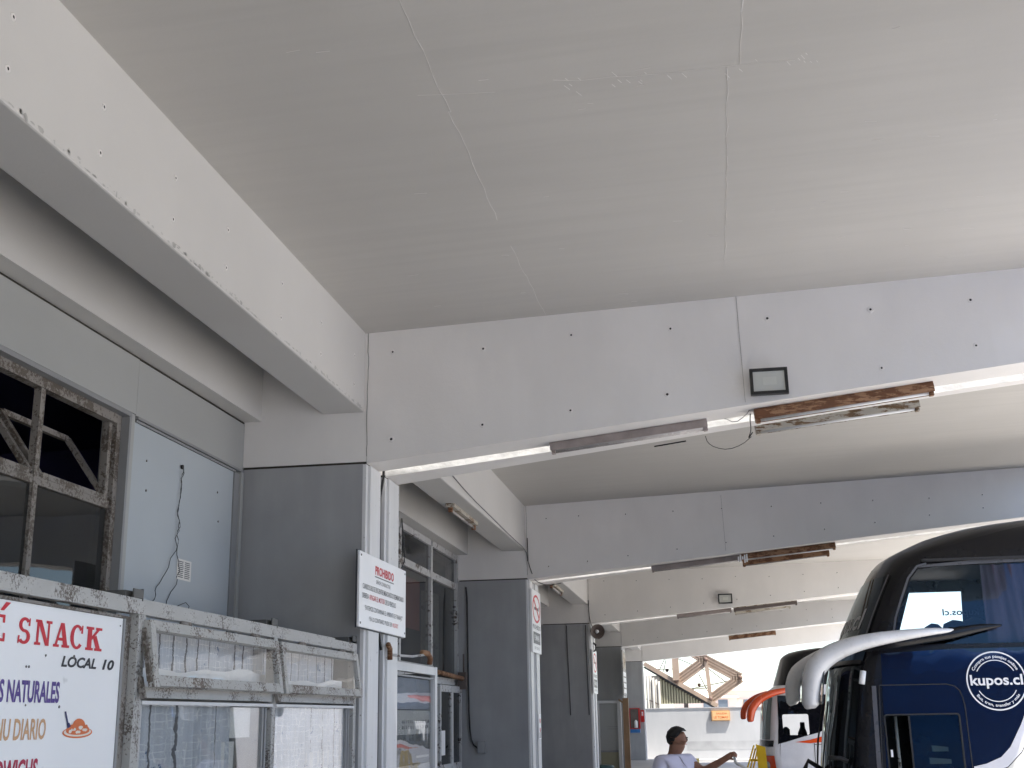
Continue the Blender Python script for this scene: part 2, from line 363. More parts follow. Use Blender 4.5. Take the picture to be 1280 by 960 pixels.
for k, p in enumerate(PY):
    last = k == len(PY)-1
    for h in (0, 1):
        if last and h: continue
        y0, y1 = (p, p+.35) if h == 0 else (p+.57, p+.95)
        if k == 1 and h == 0 or k == 0: pass
        # fin wall: grey, its edge towards the yard painted white
        f = MB().box((-3.9, y0, 0), (-2.68, y1, 3.688)).build('fin_wall', M['grey'], bld)
        w = MB(); w.box((-2.68, y0-.003, 0), (-2.652, y1+.003, 3.685)); w.box((-2.652, y0+.055, 0), (-2.63, y1+.003, 3.68))
        w.build('fin_edge', M['white'], f)
        box('joint_strip', (-3.685, y0+.004, 3.688), (-2.655, y1-.004, 3.706), M['seam'], f)
        box('fin_head', (-3.9, y0, 3.706), (-2.653, y1, 5.05), M['beam'], bld)
        b = beam_mb(y0, y1, k, k, None if h == 0 else .14)
        bo = b.build('beam', [M['beam'], M['rough_white']], bld)
        if h == 1:
            for pl in bo.data.polygons:
                if pl.normal.y < -.9: pl.material_index = 1
            tag(bo, 'thinner beam with a rough white face catching light in the joint')
        if k >= 2 and h == 0:
            # vertical crack between fin head and beam
            c = MB()
            zz = 3.75; xx = -2.651
            while zz < 4.75:
                nx = -2.651+random.uniform(-.006, .006); nz = zz+random.uniform(.04, .12)
                c.bar((xx, y0-.001, zz), (nx, y0-.001, nz), .0035, .0035, (0, 1, 0)); xx, zz = nx, nz
            c.build('crack', M['darkline'], bld)
# ceilings and long beams, one set per bay
for k in range(len(PY)-1):
    ya, yb = PY[k]+.57, PY[k+1]+.35
    s = SS[min(k, 5)]
    z = lambda x: SZ+s*(x+2.65)
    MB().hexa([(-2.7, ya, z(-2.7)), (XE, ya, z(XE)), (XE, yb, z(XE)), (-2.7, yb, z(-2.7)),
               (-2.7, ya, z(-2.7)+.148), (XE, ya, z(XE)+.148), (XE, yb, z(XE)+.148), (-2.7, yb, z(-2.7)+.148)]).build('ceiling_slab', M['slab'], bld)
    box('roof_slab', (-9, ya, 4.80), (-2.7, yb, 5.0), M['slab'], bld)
    y0, y1 = PY[k]+.95, PY[k+1]
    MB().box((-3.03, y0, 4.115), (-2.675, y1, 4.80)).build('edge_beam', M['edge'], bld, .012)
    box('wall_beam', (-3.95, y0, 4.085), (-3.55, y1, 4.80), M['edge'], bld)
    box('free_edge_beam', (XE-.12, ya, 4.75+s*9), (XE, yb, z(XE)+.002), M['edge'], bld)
# ceiling cracks in the first bay, pale raised plaster lines
def zigzag(pts, w, mat, name='plaster_ridge', z=lambda x: slabz(2, x)-.001, step=.12, amp=.008):
    mb = MB(); prev = None
    for (x0, y0), (x1, y1) in zip(pts[:-1], pts[1:]):
        n = max(1, int(math.hypot(x1-x0, y1-y0)/step))
        for i in range(n+1):
            t = i/n; q = (x0+(x1-x0)*t+random.uniform(-amp, amp), y0+(y1-y0)*t+random.uniform(-amp, amp)*.5)
            if prev: mb.bar((*prev, z(prev[0])), (*q, z(q[0])), w*random.uniform(.3, 1.0), .0016)
            prev = q
    return mb.build(name, mat, bld)
zigzag([(-1.22, 3.4), (-1.22, 5.67), (-1.215, 7.15)], .004, M['crack'])
zigzag([(-1.21, 7.6), (-1.17, 9.1)], .003, M['crack'])
zigzag([(.31, 3.4), (.313, 5.56)], .007, M['crack'])
zigzag([(.25, 5.58), (.257, 7.24), (.254, 8.3)], .004, M['crack'])
zigzag([(-1.35, 5.46), (-.94, 5.53)], .0025, M['crack'])
zigzag([(-.62, 5.49), (-.2, 5.55), (.3, 5.57), (.6, 5.6)], .0012, M['crack'], amp=.03)
# shallow trowel marks on the ceiling
tm = MB()
for i in range(46):
    x = random.uniform(-2.2, 2.2); y = random.uniform(4.2, 9.0); a = random.uniform(-.25, .25)
    l = random.uniform(.02, .09); z = slabz(2, x)-.0008
    tm.bar((x, y, z), (x+l*math.cos(a), y+l*math.sin(a), z), random.uniform(.0015, .004), .0015)
for i in range(26):
    x = random.uniform(-.6, .7); y = 5.57+random.gauss(0, .06); l = random.uniform(.01, .05); z = slabz(2, x)-.0008
    tm.bar((x, y, z), (x+l*.5, y+l, z), .003, .0015)
tag(tm.build('trowel_marks', M['crack'], bld), kind='stuff')
# formwork tie holes
def hole_mesh():
    mb = MB(); n = 12
    def ring(r, y, ph): return [(.78*r*math.cos(2*math.pi*i/n)*(1+.12*math.sin(3*i+ph)), y, .78*r*math.sin(2*math.pi*i/n)) for i in range(n)]
    a, b, c = ring(.030, 0, 1), ring(.024, -.004, 2), ring(.0125, -.0035, 3)
    mb.add(a+b+c, [(i, (i+1) % n, n+(i+1) % n, n+i) for i in range(n)] + [(n+i, n+(i+1) % n, 2*n+(i+1) % n, 2*n+i) for i in range(n)])
    mb.cur = 1; mb.add([(x, y+.0015, z) for x, y, z in c], [tuple(range(n))])
    return mb
hmb = hole_mesh(); hmb.v = [tuple(Vector(v)+bld.location) for v in hmb.v]
hm = hmb.build('tie_hole', [M['beam'], M['holeblack']], bld); first_hole = [hm]
def hole(x, y, z, rz=0, k=1.0):
    if first_hole: o = first_hole.pop()
    else: o = hm.copy(); C.objects.link(o)
    o.location = Vector((x, y, z))-bld.location; o.rotation_euler = (0, random.uniform(0, 6), rz); o.scale = (k, 1, k)
for x, z in ((-2.444, 4.611), (-1.69, 4.588), (-.971, 4.655), (-.181, 4.653), (.574, 4.686), (1.359, 4.702), (2.102, 4.725), (-2.449, 3.879), (-1.703, 3.956),
             (-.996, 4.033), (-.233, 4.118), (1.397, 4.228), (2.101, 4.36)): hole(x, 9.129, z, 0, random.uniform(.85, 1.15))
for x in (-2.35, -1.86, -1.16, -.46, .25, .965, 1.67, 2.4, 3.18, 3.91): hole(x, 17.729, 4.6+.011*(x+1.2)+random.uniform(-.01, .01), 0, .85)
for x in (-2.33, -1.75, -1.15, -.43, .28, .967, 1.69, 2.4, 3.16, 3.9): hole(x, 17.729, 3.866+.0965*(x+2.33), 0, .85)
for k in (4, 5):
    for i in range(9): hole(-2.3+.72*i, PY[k]-.001, 4.6+random.uniform(-.02, .02), 0, .9)
    for i in range(9): hole(-2.3+.72*i, PY[k]-.001, 3.87+.085*(.72*i), 0, .9)
for y in (3.95, 4.715, 5.5, 6.22, 7.145, 7.98, 8.82):
    for z in (4.503, 4.266): hole(-2.674, y, z, R(90), .8)
ch = MB()
for i in range(150):
    y = random.uniform(3.5, 9.1); l = random.uniform(.01, .07); h = random.uniform(.003, .018) if random.random() < .8 else random.uniform(.015, .04)
    z0 = 4.128+abs(random.gauss(0, .010)); pts = []
    for q in range(7): a = 2*math.pi*q/7; k_ = random.uniform(.6, 1.1); pts.append((-2.6742, y+l*.5*k_*math.cos(a), z0+h*.5*k_*math.sin(a)))
    ch.poly(pts)
tag(ch.build('edge_chips', paint('bare_concrete_chip', (.50, .49, .47, 1), .9, .2, 20), bld), kind='stuff')
# vertical construction joint on the first beam
c = MB(); c.bar((.345, 9.128, 4.885), (.36, 9.128, 4.02), .0022, .003, (0, 1, 0)); c.build('joint_line', M['darkline'], bld)
c = MB(); c.bar((.25, 17.728, 4.82), (.27, 17.728, 4.0), .003, .003, (0, 1, 0)); c.build('joint_line', M['darkline'], bld)

# ---------------------------------------------------- back wall with openings
WX = -3.69
def wall(y0, y1, z0, z1, mat='wallgrey', name='wall'): return box(name, (WX-.2, y0, z0), (WX, y1, z1), M[mat], bld)
# first bay: wide window on the left, boarded panel on the right
box('wall', (WX-.2, 1.25, 3.69), (WX, 7.235, 4.068), M['wallgrey'], bld)
box('wall', (WX-.2, 1.25, 0), (WX, 7.235, 2.3), M['wallgrey'], bld)
box('wall', (WX-.2, 1.25, 2.3), (WX, 3.5, 3.69), M['wallgrey'], bld)
box('wall_board', (WX-.2, 7.241, 3.682), (WX-.002, 9.128, 4.066), M['wallgrey'], bld)
box('wall_board', (WX-.2, 7.19, 0), (WX-.004, 7.235, 3.686), M['wallgrey'], bld)
tag(box('wall_board', (WX-.2, 7.2365, 0), (WX-.012, 8.96, 3.640), M['panel'], bld), 'pale blue lower board with loose wires')
for a, b in (((WX-.012, 7.25, 3.661), (WX+.012, 9.118, 3.679)), ((WX-.012, 7.25, 3.642), (WX+.003, 8.97, 3.655))):
    box('trim_rail', a, b, M['trimgrey'], bld)
box('trim_rail', (WX-.1, 8.965, 0), (WX-.001, 9.06, 3.639), M['trimgrey'], bld)
box('trim_rail', (WX-.1, 9.064, 0), (WX+.015, 9.118, 3.658), M['wallgrey'], bld)
box('dark_gap', (WX-.2, 1.25, 4.0705), (WX-.004, 9.128, 4.083), M['seam'], bld)
for y, z in ((7.45, 3.42), (7.47, 3.22), (8.66, 3.42), (8.70, 3.2)):
    MB().disc((WX-.013, y, z), (1, 0, 0), .008, 8, .006).build('screw', M['darkline'], bld)
# later bays
for k in range(3, 6):
    y0, y1 = PY[k]+.95, PY[k+1]
    if k == 3: continue
    wall(y0, y1, 0, 4.08)
y0 = PY[2]+.95
wall(y0, 13.0, 0, 4.08); wall(13.0, PY[3], 0, .95)
# dim interior
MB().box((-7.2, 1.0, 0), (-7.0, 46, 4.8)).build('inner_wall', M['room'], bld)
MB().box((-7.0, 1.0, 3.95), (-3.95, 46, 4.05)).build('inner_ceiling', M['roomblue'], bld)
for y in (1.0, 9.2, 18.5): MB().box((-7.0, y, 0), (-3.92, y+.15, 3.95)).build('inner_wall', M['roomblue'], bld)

# ---------------------------------------------------- first bay window
FX = WX-.07
win = MB()
fr = box('window', (FX-.05, 7.105, 2.3), (FX+.01, 7.16, 3.66), M['flaky_brown'], bld)
tag(fr, 'rusty brown steel window above the snack stall')
W1 = [('window_frame', (FX-.05, 3.5, 3.600), (FX+.012, 7.104, 3.66)), ('window_frame', (FX-.05, 3.5, 2.3), (FX+.012, 7.104, 2.36))]
for n, a, b in W1: box(n, a, b, M['flaky_brown'], fr)
box('reveal', (WX-.2, 7.161, 2.3), (WX-.003, 7.1895, 3.66), M['trimgrey'], fr)
box('reveal', (WX-.2, 3.5, 3.661), (WX-.003, 7.1895, 3.6895), M['trimgrey'], fr)
MY = [7.105, 6.215, 5.325, 4.435, 3.545]
for y in MY[1:]: box('mullion', (FX-.04, y-.024, 2.361), (FX+.006, y+.024, 3.599), M['flaky_brown'], fr)
for ya, yb in zip(MY[1:], MY[:-1]):
    a = ya+.025; b = yb-.025
    box('transom', (FX-.04, a, 3.035), (FX+.004, b, 3.085), M['flaky_brown'], fr)
    box('pane', (FX-.02, a, 2.361), (FX-.014, b, 3.034), M['win_dark'], fr)
    # hopper sash leaning into the room
    p = lambda y, t: (FX-.01-.29*t, y, 3.098+.40*t)
    s = MB(); w = .034
    s.bar(p(a+.048, 0), p(b-.048, 0), w, w); s.bar(p(a+.048, 1), p(b-.048, 1), w, w)
    s.bar(p(a+.03, 0), p(a+.03, 1), w, w, (0, 1, 0)); s.bar(p(b-.03, 0), p(b-.03, 1), w, w, (0, 1, 0))
    so_ = s.build('hopper_sash', M['flaky_brown'], fr)
# loose strip inside the right jamb
box('jamb_strip', (FX-.06, 7.045, 3.09), (FX-.012, 7.085, 3.598), M['flaky_brown'], fr)
box('jamb_strip', (FX-.06, 6.99, 2.362), (FX-.03, 7.05, 3.03), M['trimgrey'], fr)

# wires and paper on the board
def wire(name, pts, r, mat, label, cat='wire', n=6, group=None):
    # smooth the polyline once
    P = [Vector(p) for p in pts]; Q = [P[0]]
    for a, b in zip(P[:-1], P[1:]): Q += [a*.75+b*.25, a*.25+b*.75]
    Q.append(P[-1])
    o = MB().tube(Q, r, n).build(name, M[mat]); tag(o, label, cat, group); return o
wx = WX+.004
w_ = MB()
def wpath(pts):
    Q = []
    for (ya, za), (yb, zb) in zip(pts[:-1], pts[1:]):
        for i in range(5):
            t = i/5; Q.append((wx+.006*math.sin(7*t+za*9), ya+(yb-ya)*t+.012*math.sin(za*40+t*8), za+(zb-za)*t))
    Q.append((wx, *pts[-1])); return Q
w_.tube(wpath([(7.99, 3.478), (7.985, 3.35), (7.96, 3.20), (7.965, 3.02), (7.94, 2.88), (7.82, 2.72), (7.70, 2.60), (7.62, 2.46)]), .0028, 5)
w_.tube(wpath([(7.995, 3.47), (7.99, 3.33), (7.95, 3.17), (7.985, 3.05), (7.96, 2.90), (8.02, 2.78), (8.01, 2.68), (7.86, 2.52), (7.82, 2.44)]), .0028, 5)
w_.tube([(wx, 7.96, 2.44), (wx+.02, 8.0, 2.50), (wx+.03, 8.1, 2.53), (wx+.02, 8.18, 2.51), (wx, 8.19, 2.43)], .0028, 5)
w_.disc((wx-.01, 7.99, 3.485), (1, 0, 0), .016, 8, .012)
tag(w_.build('loose_wires', M['cable']), 'thin black twisted wires dangling down the pale blue board', 'wire')
ppr = box('paper_notice', (WX-.0115, 8.02, 2.69), (WX-.0095, 8.255, 2.835), M['paper']); tag(ppr, 'small printed paper notice stuck on the pale blue board behind the wires', 'notice')
lt = MB()
for c_ in range(2):
    for i in range(9):
        z0 = 2.705+i*.0135; ya = 8.035+c_*.108; lt.quad((WX-.009, ya, z0), (WX-.009, ya+random.uniform(.07, .095), z0), (WX-.009, ya+.09, z0+.007), (WX-.009, ya, z0+.007))
lt.build('print_lines', M['p_grey'], ppr)

# ================================================================== second bay wall window
sf = box('shopfront_window', (WX-.12, 17.62, .95), (WX-.01, 17.725, 4.07), M['frame_grey'], bld); tag(sf, 'grey framed shop window with red banner behind the glass')
for y in (16.0, 14.3, 13.05): box('mullion', (WX-.1, y-.045, .95), (WX-.012, y+.045, 3.99), M['frame_grey'], sf)
for z, h in ((4.03, .08), (3.60, .09), (2.22, .09)):
    yy = [17.62, 16.045+.0, 15.955, 14.345, 14.255, 13.095]
    for i in range(0, 6, 2): box('transom', (WX-.1, yy[i+1], z-h/2), (WX-.014, yy[i], z+h/2), M['frame_grey'], sf)
for i, (ya, yb) in enumerate(((16.045, 17.62), (14.345, 15.955), (13.095, 14.255))):
    for z0, z1 in ((3.645, 3.99), (2.265, 3.555), (.95, 2.175)): box('pane', (WX-.055, ya, z0), (WX-.05, yb, z1), M['win_mid'], sf)
box('inner_post', (WX-.3, 16.55, 2.27), (WX-.2, 17.25, 3.45), M['frame_grey'], sf)
bn = MB().box((-3.87, 13.6, 2.85), (-3.85, 15.90, 3.5)).build('banner', M['bannerred']); tag(bn, 'red banner hanging behind the grey framed shop window', 'banner')
# white lower doors in front of that window
dr = thing('shop_door', (WX, 17.1, 0), 'white framed glass door beside the grey fin with a paper taped on', 'door')
for y in (16.27, 16.98, 17.05, 17.62): box('stile', (WX+.005, y-.035, .15), (WX+.05, y+.034, 2.16), M['frame_grey'], dr)
for ya, yb in ((16.306, 16.944), (17.086, 17.584)):
    for z in (.25, 1.08, 2.12): box('rail', (WX+.007, ya, z-.05), (WX+.047, yb, z+.04), M['frame_grey'], dr)
    box('pane', (WX+.02, ya, .301), (WX+.026, yb, 1.029), M['win_dark'], dr); box('pane', (WX+.02, ya, 1.121), (WX+.026, yb, 2.069), M['win_dark'], dr)
box('taped_paper', (WX+.028, 16.34, 1.24), (WX+.031, 16.62, 1.56), M['signwhite'], dr)
pp = thing('rusty_pipe', (WX+.08, 17.1, 2.27), 'rusty brown pipe clamped across the wall above the white glass door', 'pipe')
MB().tube([(WX+.09, 15.9, 2.31), (WX+.09, 17.60, 2.27)], .032, 8).build('pipe_run', M['rust'], pp)
MB().box((WX+.02, 17.52, 2.12), (WX+.14, 17.64, 2.36)).build('clamp', M['brown_steel'], pp)
MB().tube([(WX+.1, 17.56, 2.36), (WX+.1, 17.56, 2.62)], .012, 6).build('rod', M['brown_steel'], pp)
wire('conduit_cable', [(-3.58, 17.715, 3.60), (-3.56, 17.715, 3.4), (-3.555, 17.70, 2.5), (-3.54, 17.70, 1.6), (-3.50, 17.70, 1.36), (-3.42, 17.71, 1.30)], .012, 'cable', 'black cable running down the second grey fin to a socket box', 'cable')
sk = thing('socket_box', (-3.38, 17.70, 1.3), 'small grey socket box low on the second grey fin wall', 'socket')
box('box_body', (-3.42, 17.66, 1.23), (-3.30, 17.729, 1.40), M['trimgrey'], sk, .006); box('cover', (-3.41, 17.655, 1.24), (-3.31, 17.6599, 1.39), M['grey'], sk)

# ================================================================== snack kiosk
KX = -2.70
kk = thing('snack_kiosk', (KX, 6.8, 0), 'weathered white steel snack kiosk with a painted menu board and tilted hopper windows', 'kiosk')
box('top_rail', (KX-.05, 2.6, 2.213), (KX, 9.122, 2.275), M['flaky_rail'], kk)
box('top_cap', (KX-.07, 2.6, 2.276), (KX-.012, 8.6, 2.288), M['flaky_rail'], kk)
for y, wd in ((5.505, .075), (7.345, .06), (9.085, .07)): box('post', (KX-.05, y-wd/2, 0), (KX-.001, y+wd/2, 2.212), M['flaky_rail'], kk)
box('post', (KX-.05, 2.6, 0), (KX-.001, 2.68, 2.212), M['flaky_rail'], kk)
for ya, yb in ((5.543, 7.314), (7.376, 9.049)):
    box('mid_rail', (KX-.048, ya, 1.826), (KX-.004, yb, 1.876), M['flaky_rail'], kk)
    box('mid_trim', (KX-.046, ya, 1.795), (KX+.006, yb, 1.812), M['white'], kk)
    box('sill_rail', (KX-.048, ya, 1.0), (KX-.004, yb, 1.05), M['flaky_rail'], kk)
    box('stall_riser', (KX-.03, ya, 0), (KX-.012, yb, .999), M['frame_grey'], kk)
    # fixed window below
    fw = box('fixed_window', (KX-.04, ya+.02, 1.055), (KX-.018, ya+.05, 1.790), M['frame_grey'], kk)
    for y in (yb-.05, yb-.10): box('glazing_bar', (KX-.04, y-.015, 1.055), (KX-.018, y+.01, 1.790), M['trimgrey'], fw)
    box('pane', (KX-.032, ya+.051, 1.055), (KX-.028, yb-.116, 1.790), M['win_clear'], fw)
    # hopper window above, hinged at the top and swung out
    out = .045; zt, zb = 2.195, 1.872
    q = lambda y, t: (KX+.014+out*t, y, zt+(zb-zt)*t)
    a, b = ya-.02, yb-.01
    s = MB(); w = .052
    s.bar(q(a+.053, .10), q(b-.053, .10), w, .034, (1, 0, .3)); s.bar(q(a+.053, .91), q(b-.053, .91), w, .034, (1, 0, .3))
    s.bar(q(a+.026, 0.02), q(a+.026, 1), .052, .034, (1, 0, .3)); s.bar(q(b-.026, .02), q(b-.026, 1), .052, .034, (1, 0, .3))
    hw = s.build('hopper_window', M['flaky_white'], kk)
    MB().quad(q(a+.05, .17), q(a+.05, .84), q(b-.05, .84), q(b-.05, .17)).build('pane', M['hop_glass'], hw)
    for y in (a+.45, b-.35): MB().tube([(KX+.012, y-.05, 2.2), (KX+.012, y+.05, 2.2)], .014, 8).build('hinge', M['flaky_brown'], hw)
    st = MB(); st.bar((KX+.005, a+.0, 2.15), (KX+.055, a-.012, 1.90), .02, .03, (0, 1, 0)); st.bar((KX+.0, a-.01, 1.92), (KX+.03, a-.02, 1.82), .022, .03, (0, 1, 0)); st.build('stay', M['flaky_brown'], hw)
# angle stubs on the top rail
for y in (5.36, 7.23, 8.98):
    s = MB(); s.box((KX-.05, y+.15, 2.277), (KX-.008, y+.155, 2.335)); s.box((KX-.30, y+.03, 2.277), (KX-.04, y+.149, 2.322)); s.box((KX-.013, y+.05, 2.289), (KX-.006, y+.149, 2.33))
    s.build('roof_bracket', M['darksteel'], kk)
# the menu board
BX = KX-.035
bd = box('menu_board', (BX-.01, 2.70, .9), (BX, 5.375, 2.185), M['board'], kk); tag(bd, 'white menu board with red and violet painted words')
box('board_edge', (BX-.02, 5.376, .9), (BX+.006, 5.395, 2.186), M['trimgrey'], bd)
box('board_edge', (BX-.02, 5.40, .9), (BX-.004, 5.466, 2.2), M['flaky_brown'], bd)
box('board_edge', (BX-.02, 2.70, 2.1865), (BX+.012, 5.40, 2.198), M['flaky_brown'], bd)
lx = [BX+.0015]
def onb(x, y): return (lx[0], x, y)
def glyphs(word, x0, z0, w, h, gap, mat, st=.26, slant=0):
    """slab serif capitals drawn stroke by stroke"""
    G = {'S': 1, 'N': 1, 'A': 1, 'C': 1, 'K': 1, 'E': 1}
    mb = MB(); lay = [0]
    def Pt(ox, u, v): return (BX+.0015+lay[0]*.00012, ox+u*w+slant*v*h, z0+v*h)
    def pl(ox, pts): mb.poly([Pt(ox, u, v) for u, v in pts]); lay[0] += 1
    def serif(ox, u0, u1, top):
        v = 1-.11 if top else 0; pl(ox, [(u0, v), (u1, v), (u1, v+.11), (u0, v+.11)])
    def arc(ox, cx, cy, rx, ry, a0, a1, tx, ty):
        n = 14
        for i in range(n):
            t0, t1 = R(a0+(a1-a0)*i/n), R(a0+(a1-a0)*(i+1)/n)
            mb.quad(Pt(ox, cx+rx*math.cos(t0), cy+ry*math.sin(t0)), Pt(ox, cx+rx*math.cos(t1), cy+ry*math.sin(t1)),
                    Pt(ox, cx+(rx-tx)*math.cos(t1), cy+(ry-ty)*math.sin(t1)), Pt(ox, cx+(rx-tx)*math.cos(t0), cy+(ry-ty)*math.sin(t0)))
        lay[0] += 1
    ox = x0
    for ch in word:
        if ch == 'N':
            pl(ox, [(.1, .11), (.24, .11), (.24, .89), (.1, .89)]); pl(ox, [(.76, 0), (.88, 0), (.88, .89), (.76, .89)])
            pl(ox, [(.1, 1), (.36, 1), (.88, 0), (.66, 0)]); serif(ox, 0, .3, True); serif(ox, 0, .36, False); serif(ox, .64, 1, True)
        elif ch == 'A':
            pl(ox, [(.08, 0.05), (.22, .05), (.53, 1), (.40, 1)]); pl(ox, [(.62, .05), (.90, .05), (.62, 1), (.40, 1)]); pl(ox, [(.25, .27), (.75, .27), (.75, .39), (.25, .39)])
            serif(ox, 0, .36, False); serif(ox, .52, 1, False)
        elif ch == 'K':
            pl(ox, [(.1, .05), (.38, .05), (.38, .95), (.1, .95)]); pl(ox, [(.36, .42), (.36, .6), (.72, .95), (.90, .95)]); pl(ox, [(.44, .56), (.66, .66), (.96, .05), (.68, .05)])
            serif(ox, 0, .48, True); serif(ox, 0, .48, False); serif(ox, .6, 1, True); serif(ox, .56, 1.04, False)
        elif ch == 'E':
            pl(ox, [(.1, .05), (.38, .05), (.38, .95), (.1, .95)]); serif(ox, 0, .92, True); serif(ox, 0, .98, False)
            pl(ox, [(.36, .45), (.66, .45), (.66, .56), (.36, .56)]); pl(ox, [(.8, .7), (.92, .7), (.92, .95), (.8, .95)]); pl(ox, [(.86, .05), (.98, .05), (.98, .32), (.86, .32)])
        elif ch == 'C':
            arc(ox, .52, .5, .50, .52, 40, 320, .26, .12); pl(ox, [(.80, .66), (.94, .66), (.94, 1), (.84, 1)])
        elif ch == 'S':
            arc(ox, .48, .73, .42, .29, 30, 270, .24, .12); arc(ox, .48, .27, .46, .29, 90, -150, .26, .12)
            pl(ox, [(.74, .70), (.88, .70), (.88, 1), (.80, 1)]); pl(ox, [(.04, 0), (.12, 0), (.18, .30), (.04, .30)])
        ox += w+gap
    return mb
wS = .118
for ch, x0, wd in (('E', 4.285, .125), ('S', 4.495, .10), ('N', 4.622, .128), ('A', 4.768, .132), ('C', 4.902, .115), ('K', 5.038, .142)):
    glyphs(ch, x0, 2.024, wd, .102, 0, None).build('lettering', M['p_red'], bd)
ac = MB(); ac.poly([(BX+.002, 4.36, 2.142), (BX+.002, 4.385, 2.142), (BX+.002, 4.43, 2.176), (BX+.002, 4.395, 2.176)]); ac.build('lettering', M['p_red'], bd)
lt = MB(); fit_text(lt, '10', onb, 5.205, 5.315, 1.947, .042, bold=.035, shear=.22); lt.build('lettering', M['p_black'], bd)
lt = MB(); fit_text(lt, 'LOCAL', onb, 4.848, 5.150, 1.947, .042, bold=.035, shear=.22); lt.build('lettering', M['p_black'], bd)
lt = MB(); fit_text(lt, 'JUGOS NATURALES', onb, 4.215, 4.853, 1.799, .081, bold=.03); lt.build('lettering', M['p_violet'], bd)
lt = MB(); fit_text(lt, 'MENU DIARIO', onb, 4.31, 4.768, 1.653, .079, bold=.02, shear=.05); lt.build('lettering', M['p_ochre'], bd)
lt = MB(); fit_text(lt, 'SANDWICHS', onb, 4.28, 4.728, 1.497, .078, bold=.03, shear=.06); lt.build('lettering', M['p_crim'], bd)
# little plate of food with a fork
ic = MB()
def ell(mb, cy, cz, ry, rz, lay, n=24, a0=0, a1=360): mb.poly([(BX+.001+lay*.0003, cy+ry*math.cos(R(a0+(a1-a0)*i/n)), cz+rz*math.sin(R(a0+(a1-a0)*i/n))) for i in range(n if a1-a0 == 360 else n+1)])
ell(ic, 5.03, 1.674, .128, .024, 1); ic.cur = 1; ell(ic, 5.03, 1.676, .117, .019, 2); ic.cur = 0; ell(ic, 5.03, 1.682, .10, .030, 3, 20, 0, 180)
ell(ic, 5.03, 1.680, .10, .016, 3.5)
ell(ic, 5.035, 1.700, .055, .032, 4, 20); ic.cur = 1
for a, b, r_ in ((4.99, 1.690, .02), (5.05, 1.693, .02), (5.09, 1.684, .016), (4.96, 1.678, .014), (5.03, 1.676, .018)):
    for q_ in range(3): ell(ic, a+random.uniform(-.01, .01), b+random.uniform(-.003, .003), r_*random.uniform(.5, 1), .006, 5+q_, 10)
ic.cur = 0; ell(ic, 5.10, 1.697, .012, .010, 6, 10); ell(ic, 5.03, 1.718, .035, .014, 8, 12); ell(ic, 4.985, 1.692, .008, .006, 9, 8)
ic.build('food_emblem', [M['p_orange'], M['p_cream']], bd)
fk = MB(); a = .003
fk.poly([(BX+a, 4.905, 1.760), (BX+a, 4.918, 1.762), (BX+a, 4.945, 1.712), (BX+a, 4.935, 1.708)]); fk.poly([(BX+a, 4.930, 1.712), (BX+a, 4.950, 1.716), (BX+a, 4.968, 1.700), (BX+a, 4.940, 1.692)])
fk.build('fork_emblem', M['p_navy'], bd)
sp = MB()
for y, z in ((4.72, 1.985), (4.58, 1.935), (4.60, 1.935), (4.60, 1.785), (5.35, 2.15), (4.95, 1.99), (4.86, 1.78)): sp.disc((BX+.0005, y, z), (1, 0, 0), random.uniform(.004, .009), 8, .002)
tag(sp.build('rust_specks', M['darkline'], bd), kind='stuff')
# curtains inside the kiosk
def curtain(y0, y1, z0, z1, x, mat, label, name='curtain', amp=.03, wl=.13, ragged=0):
    mb = MB(); n = int((y1-y0)/.012); mrow = 10; mb.sm = True
    vs = []
    for j in range(mrow+1):
        for i in range(n+1):
            y = y0+(y1-y0)*i/n; t = j/mrow
            ph = 2*math.pi*y/wl+.9*math.sin(y*5.1)
            vs.append((x+amp*(math.sin(ph)+.4*math.sin(ph*2.3+1))*(.6+.4*t), y, z1+(z0-z1)*t+(ragged*math.sin(y*13+1.7)*math.sin(y*4) if j == mrow else 0)))
    mb.add(vs, [(j*(n+1)+i, j*(n+1)+i+1, (j+1)*(n+1)+i+1, (j+1)*(n+1)+i) for j in range(mrow) for i in range(n)])
    o = mb.build(name, M[mat]); return tag(o, label, 'curtain')
curtain(5.56, 6.78, .95, 1.80, KX-.075, 'curtain', 'grey net curtain with blue flowers behind the wider kiosk window')
curtain(7.42, 9.03, .95, 1.80, KX-.08, 'curtain', 'grey net curtain with blue flowers behind the kiosk window next to the fin')
curtain(5.56, 8.95, 1.90, 2.21, KX-.12, 'curtain', 'short net valance hanging behind both hopper windows', 'valance', .015, .21, .02)
bp = MB().box((KX-.36, 5.5, .2), (KX-.34, 9.1, 2.1)).build('back_panel', M['wallgrey'], kk)
for i, (ya, yb, za, zb) in enumerate(((6.80, 7.14, 1.62, 1.79), (6.62, 6.9, 1.40, 1.60), (7.42, 7.55, 1.55, 1.77), (8.2, 8.7, 1.40, 1.5))):
    box('taped_sheet', (KX-.075, ya, za), (KX-.072, yb, zb), M['paper'] if i != 2 else M['blueposter'], kk)
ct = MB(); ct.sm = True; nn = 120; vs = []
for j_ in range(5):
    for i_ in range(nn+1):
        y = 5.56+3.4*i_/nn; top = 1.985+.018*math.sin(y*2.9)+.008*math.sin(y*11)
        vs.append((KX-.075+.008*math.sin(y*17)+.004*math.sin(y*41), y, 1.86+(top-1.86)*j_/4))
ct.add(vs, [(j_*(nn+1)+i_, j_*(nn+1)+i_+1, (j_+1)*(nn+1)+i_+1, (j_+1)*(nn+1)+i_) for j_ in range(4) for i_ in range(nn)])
tag(ct.build('white_cloth', paint('white_cloth', (.90, .90, .89, 1), .9, .04, 6, 60, .2)), 'white cloth strip lying along the bottom of both hopper windows', 'cloth')

